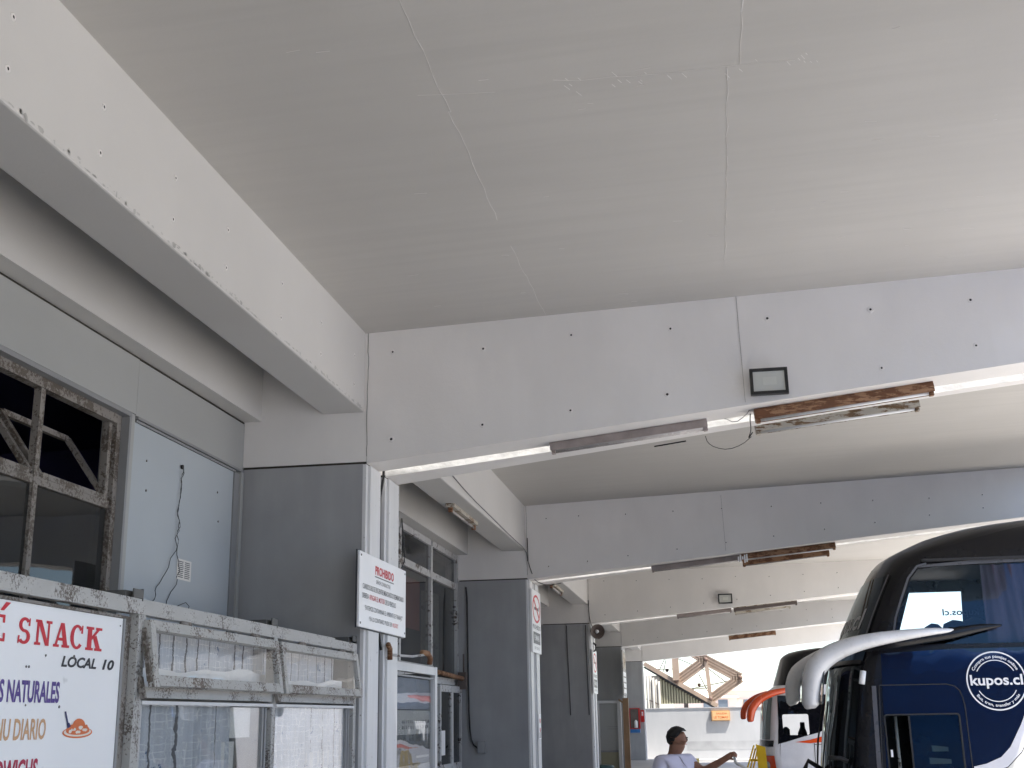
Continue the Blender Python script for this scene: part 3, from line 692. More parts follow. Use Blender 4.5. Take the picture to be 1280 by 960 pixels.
# ================================================================== second kiosk behind the first fin
k2 = thing('glass_kiosk', (-2.75, 11.2, 0), 'grey framed glass kiosk with posters standing behind the first pair of fins', 'kiosk')
for a, b in (((-2.80, 12.03, 0), (-2.75, 12.13, 2.21)), ((-2.80, 10.25, 0), (-2.75, 10.33, 2.21))): box('post', a, b, M['white'], k2)
box('top_rail', (-2.80, 10.331, 2.13), (-2.752, 12.029, 2.205), M['white'], k2)
box('top_trim', (-2.79, 10.331, 2.085), (-2.758, 12.029, 2.10), M['trimgrey'], k2)
box('pane', (-2.777, 10.331, .6), (-2.772, 12.029, 2.084), M['win_clear'], k2)
box('riser', (-2.79, 10.331, 0), (-2.76, 12.029, .599), M['frame_grey'], k2)
box('side_panel', (-3.6, 12.06, 0), (-2.801, 12.10, 2.15), M['frame_grey'], k2)
box('roof_panel', (-3.6, 10.3, 2.206), (-2.78, 12.1, 2.222), M['trimgrey'], k2)
px_ = -2.80
box('poster', (px_-.01, 10.34, 1.80), (px_, 12.0, 2.08), M['blueposter'], k2)
pw = box('poster', (px_-.008, 10.36, 1.575), (px_+.002, 12.01, 1.79), M['paper'], k2)
pt = MB()
for r_ in range(2):
    y = 10.9
    while y < 11.95:
        l = random.uniform(.03, .06); z0 = 1.625+r_*.05; pt.quad((px_+.0035, y, z0), (px_+.0035, y+l, z0), (px_+.0035, y+l*random.uniform(.5, 1), z0+.028), (px_+.0035, y+random.uniform(0, .01), z0+.028)); y += l+random.uniform(.012, .05)
pt.build('print_lines', M['p_grey'], pw)
box('poster', (px_-.010, 10.34, 1.31), (px_, 12.0, 1.57), M['greyposter'], k2)
box('poster', (px_-.007, 11.45, 1.36), (px_+.004, 11.95, 1.38), M['paper'], k2)
for ya, yb in ((10.36, 10.92), (10.925, 11.4), (11.405, 12.0)): box('poster', (px_-.008, ya, .7), (px_+.002, yb, 1.305), M['paper'], k2)
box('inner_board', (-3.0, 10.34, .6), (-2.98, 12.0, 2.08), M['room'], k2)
hp = thing('hook_rod', (-2.6, 10.3, 2.33), 'bent rod with an orange clip strapped to the second fin edge', 'bracket')
MB().tube([(-2.60, 9.78, 2.22), (-2.58, 10.4, 2.235), (-2.60, 11.0, 2.28)], .012, 6).build('rod', M['frame_grey'], hp)
MB().tube([(-2.60, 10.85, 2.29), (-2.585, 11.0, 2.29), (-2.58, 11.08, 2.25), (-2.59, 11.1, 2.20)], .026, 8).build('clip', M['rust'], hp)
MB().tube([(-2.61, 9.76, 2.18), (-2.61, 9.76, 2.27), (-2.61, 9.70, 2.30)], .022, 8).build('clip', M['rust'], hp)
wire('drop_cable', [(-2.66, 9.60, 3.95), (-2.63, 9.60, 3.72), (-2.66, 9.58, 3.5), (-2.68, 9.56, 3.2), (-2.66, 9.57, 2.9), (-2.68, 9.56, 2.6), (-2.66, 9.58, 2.40), (-2.64, 9.60, 2.25)], .011, 'cable', 'dark cable dropping in the slot between the first two white fin edges', 'cable')
wire('side_cable', [(-2.61, 10.11, 3.4), (-2.60, 10.15, 3.2), (-2.60, 10.2, 3.05), (-2.61, 10.12, 2.97)], .006, 'cable', 'short thin black cable looped beside the second fin edge above the sign', 'cable')

# ================================================================== signs
ps = thing('prohibition_sign', (-2.6, 9.53, 2.66), 'white rectangular sign headed PROHIBIDO bridging the first two fin edges', 'sign')
pl = MB().box((-2.622, 8.825, 2.385), (-2.602, 10.24, 2.955)).build('sign_plate', M['signwhite'], ps, .004)
box('sign_edge', (-2.63, 8.815, 2.377), (-2.6235, 10.25, 2.963), M['p_black'], ps)
PX = -2.6005
def onp(x, y): return (PX, 8.825+x, 2.385+y)
t1 = MB(); fit_text(t1, 'PROHIBIDO', onp, .43, 1.0, .435, .065, bold=.03); t1.build('lettering', M['p_red'], ps)
t2 = MB(); t2.quad(onp(.42, .412), onp(1.0, .412), onp(1.0, .420), onp(.42, .420))
fit_text(t2, 'SEÑOR CONDUCTOR:', onp, .46, .90, .362, .030)
fit_text(t2, 'CUANDO SU BUS SE ENCUENTRE EMBARCANDO O DESEMBARCANDO', onp, .08, 1.33, .292, .040, bold=.006)
fit_text(t2, 'DEBERA', onp, .08, .25, .222, .040, bold=.006)
fit_text(t2, 'DE SU VEHICULO.', onp, .74, 1.08, .222, .040, bold=.006)
fit_text(t2, '"EVITEMOS CONTAMINAR EL AMBIENTE DE TRABAJO"', onp, .15, 1.30, .135, .036)
fit_text(t2, '*EN LO CONTRARIO PUEDE SER', onp, .27, .96, .060, .034)
t2.build('lettering', M['p_grey'], ps)
t3 = MB(); fit_text(t3, 'APAGAR EL MOTOR', onp, .27, .72, .222, .040, bold=.006); fit_text(t3, 'MULTADO"', onp, .98, 1.16, .060, .034); t3.build('lettering', M['p_red'], ps)
for y, z in ((8.86, 2.415), (10.20, 2.42), (8.86, 2.925), (10.20, 2.925)): MB().disc((-2.602, y, z), (1, 0, 0), .008, 8, .004).build('screw', M['darkline'], ps)

def nosmoke(y0, label, k=1.0, z1=3.56, h=.92, faded=False):
    w = .92; o = thing('no_smoking_sign', (-2.6, y0+w/2, z1-h/2), label, 'sign', 'no smoking signs on the fin edges')
    box('sign_plate', (-2.625, y0, z1-h), (-2.600, y0+w, z1), M['signwhite'], o)
    x = -2.599; cy, cz, r = y0+w/2, z1-.27, .21
    rg = MB(); n = 28; ry = .40
    for i in range(n):
        a, b = 2*math.pi*i/n, 2*math.pi*(i+1)/n
        rg.quad((x, cy+ry*math.cos(a), cz+r*math.sin(a)), (x, cy+ry*math.cos(b), cz+r*math.sin(b)), (x, cy+ry*.82*math.cos(b), cz+r*.84*math.sin(b)), (x, cy+ry*.82*math.cos(a), cz+r*.84*math.sin(a)))
    xx = x+.0008; rg.quad((xx, cy-.27, cz+.16), (xx, cy-.33, cz+.13), (xx, cy+.27, cz-.16), (xx, cy+.33, cz-.13))
    rg.build('ban_ring', M['p_red'], o)
    g = MB(); g.quad((x, cy-.22, cz-.02), (x, cy+.16, cz-.02), (x, cy+.16, cz+.02), (x, cy-.22, cz+.02)); g.quad((x, cy+.18, cz-.02), (x, cy+.24, cz-.02), (x, cy+.24, cz+.06), (x, cy+.18, cz+.02)); g.build('cigarette_mark', M['p_black'], o)
    f = lambda a, b: (x, y0+a, z1-h+b)
    t = MB(); fit_text(t, 'PROHIBIDO', f, .06, w-.06, .345, .065, bold=.012); t.build('lettering', M['p_grey'], o)
    t = MB(); t.quad(f(.1, .13), f(.82, .13), f(.82, .30), f(.1, .30)); t.build('dark_panel', M['p_grey'], o)
    t = MB(); fit_text(t, 'FUMAR', lambda a, b: (x+.001, y0+a, z1-h+b), .2, .72, .18, .08, bold=.012); t.build('lettering', M['signwhite'], o)
    t = MB(); fit_text(t, 'LEY 20.105', f, .2, .72, .05, .04); t.build('lettering', M['p_grey'], o)
    return o
nosmoke(17.77, 'no smoking sign on the second pair of fins, nearest and largest of its kind')
nosmoke(26.80, 'narrow no smoking sign under the horn loudspeaker on the third pair of fins', z1=3.13, h=.93)
o4 = thing('notice_board', (-2.58, 36.6, 3.0), 'rusty stained board of notices high on the fourth pair of fins', 'sign')
box('board_plate', (-2.625, 35.65, 2.30), (-2.600, 36.95, 3.56), M['flaky_white'], o4)
for i in range(4): box('notice_sheet', (-2.599, 35.80, 2.36+i*.16), (-2.596, 36.8, 2.48+i*.16), M['signwhite'], o4)
box('faded_sheet', (-2.599, 35.8, 3.05), (-2.596, 36.8, 3.5), M['rust_cream'], o4)
st = thing('sticker_strip', (-2.62, 18.5, 1.55), 'white sticker strip with red marks low on the second fin edge', 'sticker')
box('strip', (-2.628, 18.36, 1.40), (-2.620, 18.62, 1.76), M['signwhite'], st)
for z in (1.66, 1.53): MB().disc((-2.619, 18.5, z), (1, 0, 0), .035, 12, .002).build('red_mark', M['p_red'], st)
t = MB()
for i in range(5): t.quad((-2.6185, 18.4, 1.42+i*.016), (-2.6185, 18.58, 1.42+i*.016), (-2.6185, 18.58, 1.428+i*.016), (-2.6185, 18.4, 1.428+i*.016))
t.build('print_lines', M['p_grey'], st)

# ================================================================== lamps
def batten(x0, y, z0, x1, z1, mats, label, tubes=1, w=.10, hgt=.045, rot=0, side=1):
    """open fluorescent batten: spine, lamp holders and tube, hung along a beam soffit"""
    o = thing('fluorescent_lamp', ((x0+x1)/2, y, (z0+z1)/2), label, 'lamp', 'fluorescent battens along the beams')
    a = Vector((x0, y, z0)); b = Vector((x1, y, z1)); d = (b-a).normalized()
    up = d.cross(Vector((0, 1, 0))); up = up if up.z > 0 else -up
    MB().bar(a, b, w, hgt, up).build('housing', M[mats[0]], o)
    lip = MB(); lip.bar(a-up*.03+Vector((0, .05*0+w/2+.004, 0)), b-up*.03+Vector((0, w/2+.004, 0)), .006, hgt+.03, up); lip.bar(a-up*.03-Vector((0, w/2+.004, 0)), b-up*.03-Vector((0, w/2+.004, 0)), .006, hgt+.02, up)
    lip.build('reflector', M[mats[1]], o)
    for i in range(tubes):
        dy = 0 if tubes == 1 else (-.03 + .06*i)
        MB().tube([a-up*(hgt/2+.035)+d*.04+Vector((0, dy, 0)), b-up*(hgt/2+.035)-d*.04+Vector((0, dy, 0))], .0165, 10).build('tube', M[mats[2]], o)
    for p_ in (a+d*.02, b-d*.02): MB().bar(p_-up*.01, p_-up*(hgt/2+.06), .05, .03, d).build('lamp_holder', M[mats[1]], o)
    return o
BZ = lambda k, x: 3.69+BS[k]*(x+2.65)
Y1 = PY[2]
batten(-1.20, Y1+.29, BZ(2, -1.2)-.01, .06, BZ(2, .06)-.01, ('lampgrey', 'lampgrey', 'tube_old'), 'slim brown fluorescent batten on the nearest beam, left of the floodlight', 2, .10, .035)
batten(.43, Y1+.20, BZ(2, .43)-.028, 1.79, BZ(2, 1.79)-.02, ('rust', 'rust', 'tube'), 'rust orange fluorescent batten on the nearest beam, below the floodlight')
batten(.46, Y1+.92, 4.045, 1.80, 4.178, ('rust_cream', 'rust_cream', 'tube'), 'rusty cream fluorescent batten hanging just beyond the nearest twin beam')
Y2 = PY[3]
batten(-.83, Y2+.30, BZ(3, -.83)-.015, .47, BZ(3, .47)-.015, ('lampgrey', 'lampgrey', 'tube_old'), 'slim brown fluorescent batten on the second beam, the left of three there', 2, .1, .04)
batten(.49, Y2+.22, BZ(3, .49)-.02, 1.84, BZ(3, 1.84)-.02, ('rust', 'rust', 'tube'), 'rust brown fluorescent batten on the second beam, upper of the right pair')
batten(.52, Y2+.80, BZ(3, .52)-.04, 1.80, BZ(3, 1.8)-.04, ('rust_cream', 'rust', 'tube_old'), 'pale rusty fluorescent batten on the second beam, lower of the right pair')
Y3 = PY[4]
batten(-.74, Y3+.30, BZ(4, -.74)-.015, .45, BZ(4, .45)-.015, ('lampgrey', 'lampgrey', 'tube_old'), 'slim dark fluorescent batten on the third beam, left of its small floodlight', 2, .1, .04)
batten(.50, Y3+.22, BZ(4, .5)-.02, 1.86, BZ(4, 1.86)-.02, ('rust_cream', 'brown_steel', 'tube_old'), 'brown fluorescent batten on the third beam, upper one right of the small floodlight')
batten(.53, Y3+.80, BZ(4, .5)-.035, 1.75, BZ(4, 1.75)-.035, ('rust_cream', 'rust_cream', 'tube_old'), 'cream fluorescent batten on the third beam, lower one right of the small floodlight')
batten(.48, PY[5]+.35, BZ(5, .48)-.05, 1.84, BZ(5, 1.84)-.05, ('rust_cream', 'rust', 'tube_old'), 'single brown fluorescent batten on the fourth beam, farthest of all', 1, .12, .08)
def under_lamp(x, y0, y1, z, label):
    o = thing('fluorescent_lamp', (x, (y0+y1)/2, z), label, 'lamp', 'battens under the edge beams')
    MB().box((x-.05, y0, z-.045), (x+.05, y1, z)).build('housing', M['rust_cream'], o)
    MB().tube([(x, y0+.05, z-.075), (x, y1-.05, z-.075)], .0165, 10).build('tube', M['tube_old'], o)
    for y in (y0+.03, y1-.03): MB().box((x-.025, y-.02, z-.10), (x+.025, y+.02, z-.046)).build('lamp_holder', M['rust'], o)
    return o
under_lamp(-2.90, 13.45, 14.9, 4.113, 'rusty batten under the edge beam of the second bay, beside the shop window')
under_lamp(-2.88, 22.2, 23.7, 4.113, 'small rusty batten under the edge beam of the third bay, above the no smoking sign')
def flood(x, y, z, w, h, label, tilt=0):
    o = thing('floodlight', (x, y, z), label, 'floodlight', 'black framed floodlights on the beams')
    d = .05; t = .024
    fr_ = MB(); fr_.box((x-w/2, y-d, z-h/2), (x-w/2+t, y, z+h/2)); fr_.box((x+w/2-t, y-d, z-h/2), (x+w/2, y, z+h/2)); fr_.box((x-w/2+t, y-d, z+h/2-t), (x+w/2-t, y, z+h/2)); fr_.box((x-w/2+t, y-d, z-h/2), (x+w/2-t, y, z-h/2+t))
    fr_.build('frame', M['black'], o)
    box('lens', (x-w/2+t, y-d+.012, z-h/2+t), (x+w/2-t, y-.004, z+h/2-t), M['lens'], o)
    box('led_plate', (x-w*.16, y-d+.0095, z-h*.14), (x+w*.2, y-d+.0115, z+h*.16), M['led'], o)
    box('bracket', (x-.05, y, z-.05), (x+.05, y+.06, z+.05), M['black'], o)
    return o
flood(.545, Y1-.055, 4.152, .285, .205, 'large black framed floodlight on the nearest beam')
flood(.33, Y3-.055, 4.13, .30, .21, 'small far black framed floodlight on the third beam')
flood_cables = [
 ('lamp_cable', [(.41, Y1+.2, 4.02), (.36, Y1+.15, 3.95), (.28, Y1+.30, 3.93), (.2, Y1+.35, 3.99), (.1, Y1+.4, 3.99)], .003, 'cable_grey', 'thin pale cable sagging by the rust orange batten end'),
 ('lamp_cable', [(.42, Y1+.22, 4.05), (.40, Y1+.35, 3.98), (.415, Y1+.6, 3.95), (.42, Y1+.88, 3.98), (.40, Y1+.95, 3.94), (.44, Y1+.97, 4.0)], .0045, 'cable', 'black knotted cable between the rust orange and cream battens'),
 ('lamp_cable', [(.045, Y1+.97, 3.99), (.06, Y1+.97, 3.93), (.12, Y1+.97, 3.885), (.23, Y1+.97, 3.86), (.35, Y1+.97, 3.90), (.43, Y1+.97, 3.965)], .003, 'cable', 'thin black cable hanging in a curve under the nearest twin beam'),
 ('fin_cable', [(-2.64, 17.72, 4.3), (-2.635, 17.70, 4.0), (-2.62, 17.69, 3.9), (-2.58, 17.69, 3.78), (-2.57, 17.9, 3.68), (-2.4, 18.1, 3.62), (-2.2, 18.15, 3.66)], .006, 'cable', 'tangled black cable on the corner of the second fin head'),
 ('fin_cable', [(-2.66, 26.81, 4.2), (-2.655, 26.80, 3.9), (-2.62, 26.8, 3.70), (-2.6, 26.9, 3.62)], .007, 'cable', 'black cable down the corner of the third fin head to the loudspeaker'),
 ('ceiling_wire', [(-2.70, 11.0, 4.20), (-2.665, 12.2, 4.26), (-2.665, 13.4, 4.19), (-2.665, 15.0, 4.16), (-2.665, 16.4, 4.13), (-2.66, 17.7, 4.12), (-2.64, 17.72, 3.95)], .006, 'cable_grey', 'pale wire tacked along the edge beam of the second bay'),
 ('fin_wire', [(-3.16, 26.815, 3.66), (-3.155, 26.81, 3.2), (-3.14, 26.815, 2.6), (-3.13, 26.81, 2.2), (-3.12, 26.81, 1.75)], .008, 'cable', 'straight dark cable down the middle of the third grey fin'),
 ('fin_wire', [(-2.74, 26.815, 3.66), (-2.735, 26.81, 3.0), (-2.725, 26.815, 2.3), (-2.72, 26.81, 1.75)], .008, 'cable', 'straight dark cable down the right edge of the third grey fin'),
]
for nme, pts, r_, m_, lb in flood_cables: wire(nme, pts, r_, m_, lb, 'cable')
sl_ = MB().bar((-.39, Y1+.955, 3.918), (-.12, Y1+.94, 3.948), .012, .010).build('dark_batten_strip', M['black']); tag(sl_, 'short thin black strip under the nearest twin beam', 'strip')
wc = thing('wire_connector', (.51, Y2+.2, 3.9), 'clump of white cable connectors between the battens on the second beam', 'connector')
for i in range(5): MB().box((.44+.03*i, Y2+.15, 3.86+random.uniform(-.02, .03)), (.46+.03*i, Y2+.22, 3.94+random.uniform(-.02, .02))).build('clip', M['signwhite'], wc)
# horn loudspeaker
hs = thing('horn_loudspeaker', (-2.5, 26.85, 3.53), 'grey horn loudspeaker with a dark mouth on the third fin corner', 'loudspeaker')
c0 = Vector((-2.52, 26.95, 3.53)); dd = Vector((.30, -.92, -.12)).normalized()
h_ = MB(); h_.tube([c0+dd*q for q in (-.10, .0, .06, .12, .15)], [.05, .06, .10, .155, .165], 18, False); h_.build('horn', M['frame_grey'], hs)
h_ = MB(); h_.tube([c0+dd*q for q in (.148, .13, .05)], [.155, .12, .05], 18, False); h_.tube([c0+dd*.03, c0+dd*.05], .06, 14); h_.build('mouth', M['brown_steel'], hs)
h_ = MB(); h_.tube([c0+dd*.03, c0+dd*.10, c0+dd*.125], [.045, .04, .01], 12); h_.build('driver_cone', M['signwhite'], hs)
MB().box((-2.66, 26.9, 3.50), (-2.54, 26.98, 3.57)).build('bracket', M['brown_steel'], hs)
cv = MB(); cv.tube([(-2.6, 27.1, 3.28), (-2.55, 27.0, 3.24), (-2.55, 26.98, 3.12), (-2.6, 27.0, 3.10)], .02, 8); tag(cv.build('cable_loop', M['cable']), 'small black cable loop hanging below the horn loudspeaker', 'cable')

# ================================================================== third / fourth / fifth fin fittings
wc_ = thing('white_cabinet', (-3.06, 36.1, 0), 'tall white framed cabinet against the fourth grey fin', 'cabinet')
for a, b in (((-3.40, 36.02, 0), (-3.36, 36.19, 2.16)), ((-2.83, 35.95, 0), (-2.73, 36.19, 2.16)), ((-3.359, 36.02, 2.08), (-2.831, 36.19, 2.158))): box('frame', a, b, M['white'], wc_)
box('door_panel', (-3.359, 36.10, .78), (-2.831, 36.18, 2.079), M['wallgrey'], wc_); box('door_panel', (-3.359, 36.11, 0), (-2.831, 36.18, .72), M['corr'], wc_)
box('shelf_edge', (-3.359, 36.08, .721), (-2.831, 36.18, .779), M['trimgrey'], wc_)
for z in (1.42, 1.36): box('groove', (-3.15, 36.095, z), (-2.84, 36.099, z+.012), M['trimgrey'], wc_)
tp = MB().box((-2.66, 35.85, 0), (-2.50, 36.0, 2.22)); tp.bar((-2.78, 35.9, 2.18), (-2.58, 35.9, 2.05), .05, .05); tag(tp.build('timber_post', M['wood']), 'raw brown timber post leaning by the white cabinet', 'post')
tb = thing('teal_bin', (-2.85, 30.0, 0), 'dark teal plastic bin with a rounded lid in front of the white cabinet', 'bin')
MB().tube([(-2.80, 30, 0), (-2.80, 30, .35), (-2.80, 30, .52)], [.24, .29, .30], 16).build('bin_body', M['teal'], tb)
MB().tube([(-2.80, 30, .522), (-2.80, 30, .57), (-2.80, 30, .60)], [.31, .31, .25], 16).build('lid', M['teal'], tb)
fc = thing('fire_cabinet', (-3.0, 46.4, 1.6), 'dark red fire extinguisher cabinet with a blue label on the fifth grey fin', 'cabinet')
box('case', (-3.20, 46.30, 1.26), (-2.82, 46.498, 2.0), M['redsign'], fc)
box('recess', (-3.17, 46.295, 1.29), (-2.87, 46.2995, 1.97), M['brown_steel'], fc)
MB().tube([(-2.97, 46.27, 1.30), (-2.97, 46.27, 1.52), (-2.97, 46.27, 1.58)], [.06, .06, .02], 10).build('extinguisher', M['signwhite'], fc)
box('blue_label', (-3.19, 46.32, 1.12), (-2.82, 46.495, 1.255), M['blueposter'], fc)
MB().box((-3.185, 46.31, 1.125), (-2.83, 46.3195, 1.25)).build('blue_print', gloss('blue_label_print', (.03, .16, .42, 1), .4), fc)
fs_ = thing('fire_sign', (-2.69, 46.4, 1.72), 'small red fire sign beside the fire cabinet on the fifth fin', 'sign')
box('sign_plate', (-2.79, 46.46, 1.50), (-2.66, 46.49, 1.93), M['redsign'], fs_); box('pictogram', (-2.755, 46.455, 1.72), (-2.70, 46.4595, 1.87), M['signwhite'], fs_)

# ================================================================== far yard: wall, shed, building
bw = thing('boundary_wall', (3, 48.9, 0), 'dusty white yard wall with a scuffed grey band across the end of the yard', 'wall')
box('wall_face', (-3.2, 48.8, 0), (14, 49.05, 1.965), M['backwall'], bw)
box('scuffed_band', (-1.2, 48.796, .42), (3.5, 48.7995, .74), M['backband'], bw)
box('wall_cap', (-3.2, 48.78, 1.966), (14, 49.07, 2.0), M['backwall'], bw)
tag(box('step', (-2.3, 47.9, 0.004), (10, 48.79, .09), M['backwall']), kind='structure')
lb = thing('light_box_sign', (.15, 48.7, 1.7), 'orange light box sign fixed on the white yard wall', 'sign')
box('box_case', (-.20, 48.72, 1.49), (.50, 48.79, 1.87), M['box_orange'], lb); box('side_panel', (-.23, 48.715, 1.48), (-.201, 48.79, 1.88), M['brown_steel'], lb)
box('face_panel', (-.17, 48.712, 1.52), (.47, 48.719, 1.84), paint('peach_face', (.72, .45, .22, 1), .4), lb)
t = MB(); f = lambda x, y: (x, 48.710, y); fit_text(t, 'SALIDA', f, -.02, .40, 1.735, .06, bold=.02); fit_text(t, 'LE TOMAS', f, -.12, .42, 1.58, .08, bold=.02); t.build('lettering', M['p_orange'], lb)
# shed with open roof trusses beyond the wall
shd = thing('truss_shed', (-1.6, 49.6, 0), 'open brown steel truss shed with a khaki ribbed gable behind the yard wall', 'shed')
SY0, SY1 = 49.2, 51.2
def P2(x, z, y=SY0): return (x, y, z)
def zroof(x): return 3.66-.60*(x+2.72)
rb = MB()
MB().bar(P2(-2.74, zroof(-2.74)+.05), P2(.05, zroof(.05)+.05), .10, .16).build('sloped_beam', M['tan'], shd)
MB().bar(P2(-2.74, zroof(-2.74)-.09, SY0-.03), P2(.0, zroof(.0)-.09, SY0-.03), .14, .07).build('gutter', M['black'], shd)
MB().hexa([(-2.74, SY0+.06, zroof(-2.74)-.03), (.1, SY0+.06, zroof(.1)-.03), (.1, 56, zroof(.1)-.03), (-2.74, 56, zroof(-2.74)-.03), (-2.74, SY0+.06, zroof(-2.74)+.01), (.1, SY0+.06, zroof(.1)+.01), (.1, 56, zroof(.1)+.01), (-2.74, 56, zroof(-2.74)+.01)]).build('roof_sheet', M['tan'], shd)
x = -2.15; first = None
while x < -.25:
    zt = zroof(x+.05)-.16
    if zt > 2.20: MB().prism([(x, SY0+.05, 2.16), (x+.045, SY0+.0, 2.16), (x+.085, SY0+.05, 2.16), (x+.085, SY0+.05, zt), (x+.045, SY0+.0, zt), (x, SY0+.05, zt)][:0] or [(x, SY0+.06, 2.16), (x+.02, SY0, 2.16), (x+.07, SY0, 2.16), (x+.09, SY0+.06, 2.16)], (0, 0, zt-2.16)).build('cladding_rib', M['corr'], shd)
    x += .105
MB().poly([(-2.2, SY0+.065, 2.16), (-.2, SY0+.065, 2.16), (-.2, SY0+.065, zroof(-.2)-.12), (-2.2, SY0+.065, zroof(-2.2)-.12)]).build('gable_sheet', M['brown_steel'], shd)
for i in range(5): MB().tube([(-2.62+.11*i, 49.0+.05*(i % 2), 0), (-2.62+.11*i, 49.0+.05*(i % 2), 3.3-.07*i)], .045, 8).build('white_pipe', M['offwhite'], shd)
box('side_panel', (-2.7, 49.2, 0), (-2.15, 49.25, 3.25), M['offwhite'], shd)
box('gable_post', (-1.25, SY0, 1.98), (-1.08, SY0+.1, 2.16), M['brown_steel'], shd)
MB().bar(P2(-2.7, 2.36, 49.0), P2(-2.15, 2.12, 49.0), .04, .04).build('clamp_rail', M['brown_steel'], shd)
nodes = {'a': (-1.5, 3.02), 'b': (-.30, 3.82), 'c': (1.0, 3.1), 'd': (-.2, 2.32), 'e': (-1.5, 4.6), 'f': (.0, 4.9), 'g': (-2.7, 4.4)}
def deep(p, q, w=.34, name='channel_beam'):
    """wide folded channel seen from below, with raised lips"""
    a = Vector((p[0], SY0, p[1])); b = Vector((q[0], SY0, q[1])); d = (b-a).normalized(); u = Vector((0, 1, 0)); n = d.cross(u)
    mb = MB()
    for o_ in (-.16, -.055, .05, .155): mb.bar(a+Vector((0, .55, 0))+n*o_, b+Vector((0, .55, 0))+n*o_, 1.1, .05, n)
    mb.bar(a+Vector((0, .55, 0))+n*.0, b+Vector((0, .55, 0))+n*.0, 1.04, .27, n)
    return mb.build(name, M['tan'], shd)
deep(nodes['a'], nodes['b']); deep(nodes['b'], nodes['c']); deep(nodes['d'], nodes['c']); deep(nodes['e'], nodes['b']); deep(nodes['g'], (-1.5, 5.4))
MB().bar(P2(-1.5, 3.05), P2(-1.5, 4.7), .26, .26, (1, 0, 0)).build('strut', M['tan'], shd)
MB().bar(P2(-.2, 2.35), P2(-.30, 3.8), .15, .15, (1, 0, 0)).build('strut', M['tan'], shd)
for p in ('a', 'b', 'c', 'd'): MB().tube([(nodes[p][0], SY0-.12, nodes[p][1]), (nodes[p][0], SY0+.2, nodes[p][1])], .085, 8).build('joint', M['tan_d'], shd)
for p, q in (((-.95, 2.72), (.9, 3.05)), ((-.2, 2.4), (-.62, 3.3)), ((-.25, 3.5), (.55, 2.85)), ((-1.4, 3.9), (-.3, 3.4)), ((-2.3, 3.5), (-1.5, 3.5)), ((-2.2, 3.4), (-1.7, 4.3)), ((-1.75, 4.3), (-2.0, 3.4)), ((-.9, 2.7), (-.2, 2.75))): MB().tube([P2(*p, SY0+.3), P2(*q, SY0+.3)], .016, 5).build('tie_rod', M['tan_d'], shd)
for x_, z_ in ((-1.85, 3.45), (-.62, 2.86)): MB().tube([(x_, SY0+.2, z_), (x_, SY0+.3, z_)], .07, 8).build('cross_plate', M['tan_d'], shd)
# pale building far behind
fb = thing('far_building', (1.5, 120, 0), 'peach rendered building with small grey windows far beyond the yard wall', 'building')
box('wall', (-4.0, 120, 0), (2.0, 132, 3.3), M['pinkwall'], fb); box('wall', (.9, 121.5, 0), (9, 132, 3.95), M['pinkwall'], fb)
MB().hexa([(-4.2, 119.8, 3.3), (2.2, 119.8, 3.3), (2.2, 132, 3.3), (-4.2, 132, 3.3), (-4.2, 126, 4.2), (.9, 126, 4.2), (.9, 126.4, 4.2), (-4.2, 126.4, 4.2)]).build('roof', M['pinkwall'], fb)
box('parapet', (.8, 121.35, 3.951), (9.1, 121.8, 4.1), M['pinkwall'], fb)
box('roof_tank', (4.2, 123, 3.96), (5.6, 124, 4.7), M['paper'], fb)
for x_ in (-1.2, .2, 2.6, 4.4): 
    wn = box('window', (x_, 119.9 if x_ < .5 else 121.4, 2.2), (x_+.9, 119.995 if x_ < .5 else 121.495, 3.1), M['farwin'], fb)
    box('sill', (x_-.1, 119.85 if x_ < .5 else 121.35, 2.1), (x_+1.0, 119.99 if x_ < .5 else 121.49, 2.19), M['paper'], wn)
# distant dry hills seen in reflections
for y in range(1):
    mb = MB(); vs = []; n = 60
    for i in range(n+1):
        a = 2*math.pi*i/n; h = 62+18*math.sin(a*3.1+1)+9*math.sin(a*7.3)+5*math.sin(a*17)
        if 0.35 < a < 2.8: h = .3
        vs += [(900*math.cos(a), 900*math.sin(a), -2), (900*math.cos(a), 900*math.sin(a), h*1.3)]
    mb.sm = True; mb.add(vs, [(2*i, 2*i+2, 2*i+3, 2*i+1) for i in range(n)])
    tag(mb.build('hills', paint('dry_hills', (.16, .13, .11, 1), .9, .2, .01, .1, .1)), kind='structure')
# yellow boarding steps
ys = thing('yellow_steps', (.9, 25, 0), 'yellow steel boarding steps with thin rails beside the orange and white bus', 'steps')
MB().hexa([(.76, 25.0, 0), (.94, 25.0, 0), (.94, 25.06, 0), (.76, 25.06, 0), (.72, 25.0, 1.14), (.90, 25.0, 1.08), (.90, 25.06, 1.08), (.72, 25.06, 1.14)]).build('side_plate', M['yellow'], ys)
for i, x_ in enumerate((.28, .36, .45)): MB().tube([(x_, 24.95+.12*i, 0.0), (.68+.03*i, 24.95+.12*i, 1.12-.06*i)], .018, 6).build('rail', M['yellow'], ys)
for i in range(4): MB().box((.30+.1*i, 25.07, .15+.22*i), (.75, 25.6, .19+.22*i)).build('tread', M['yellow'], ys)

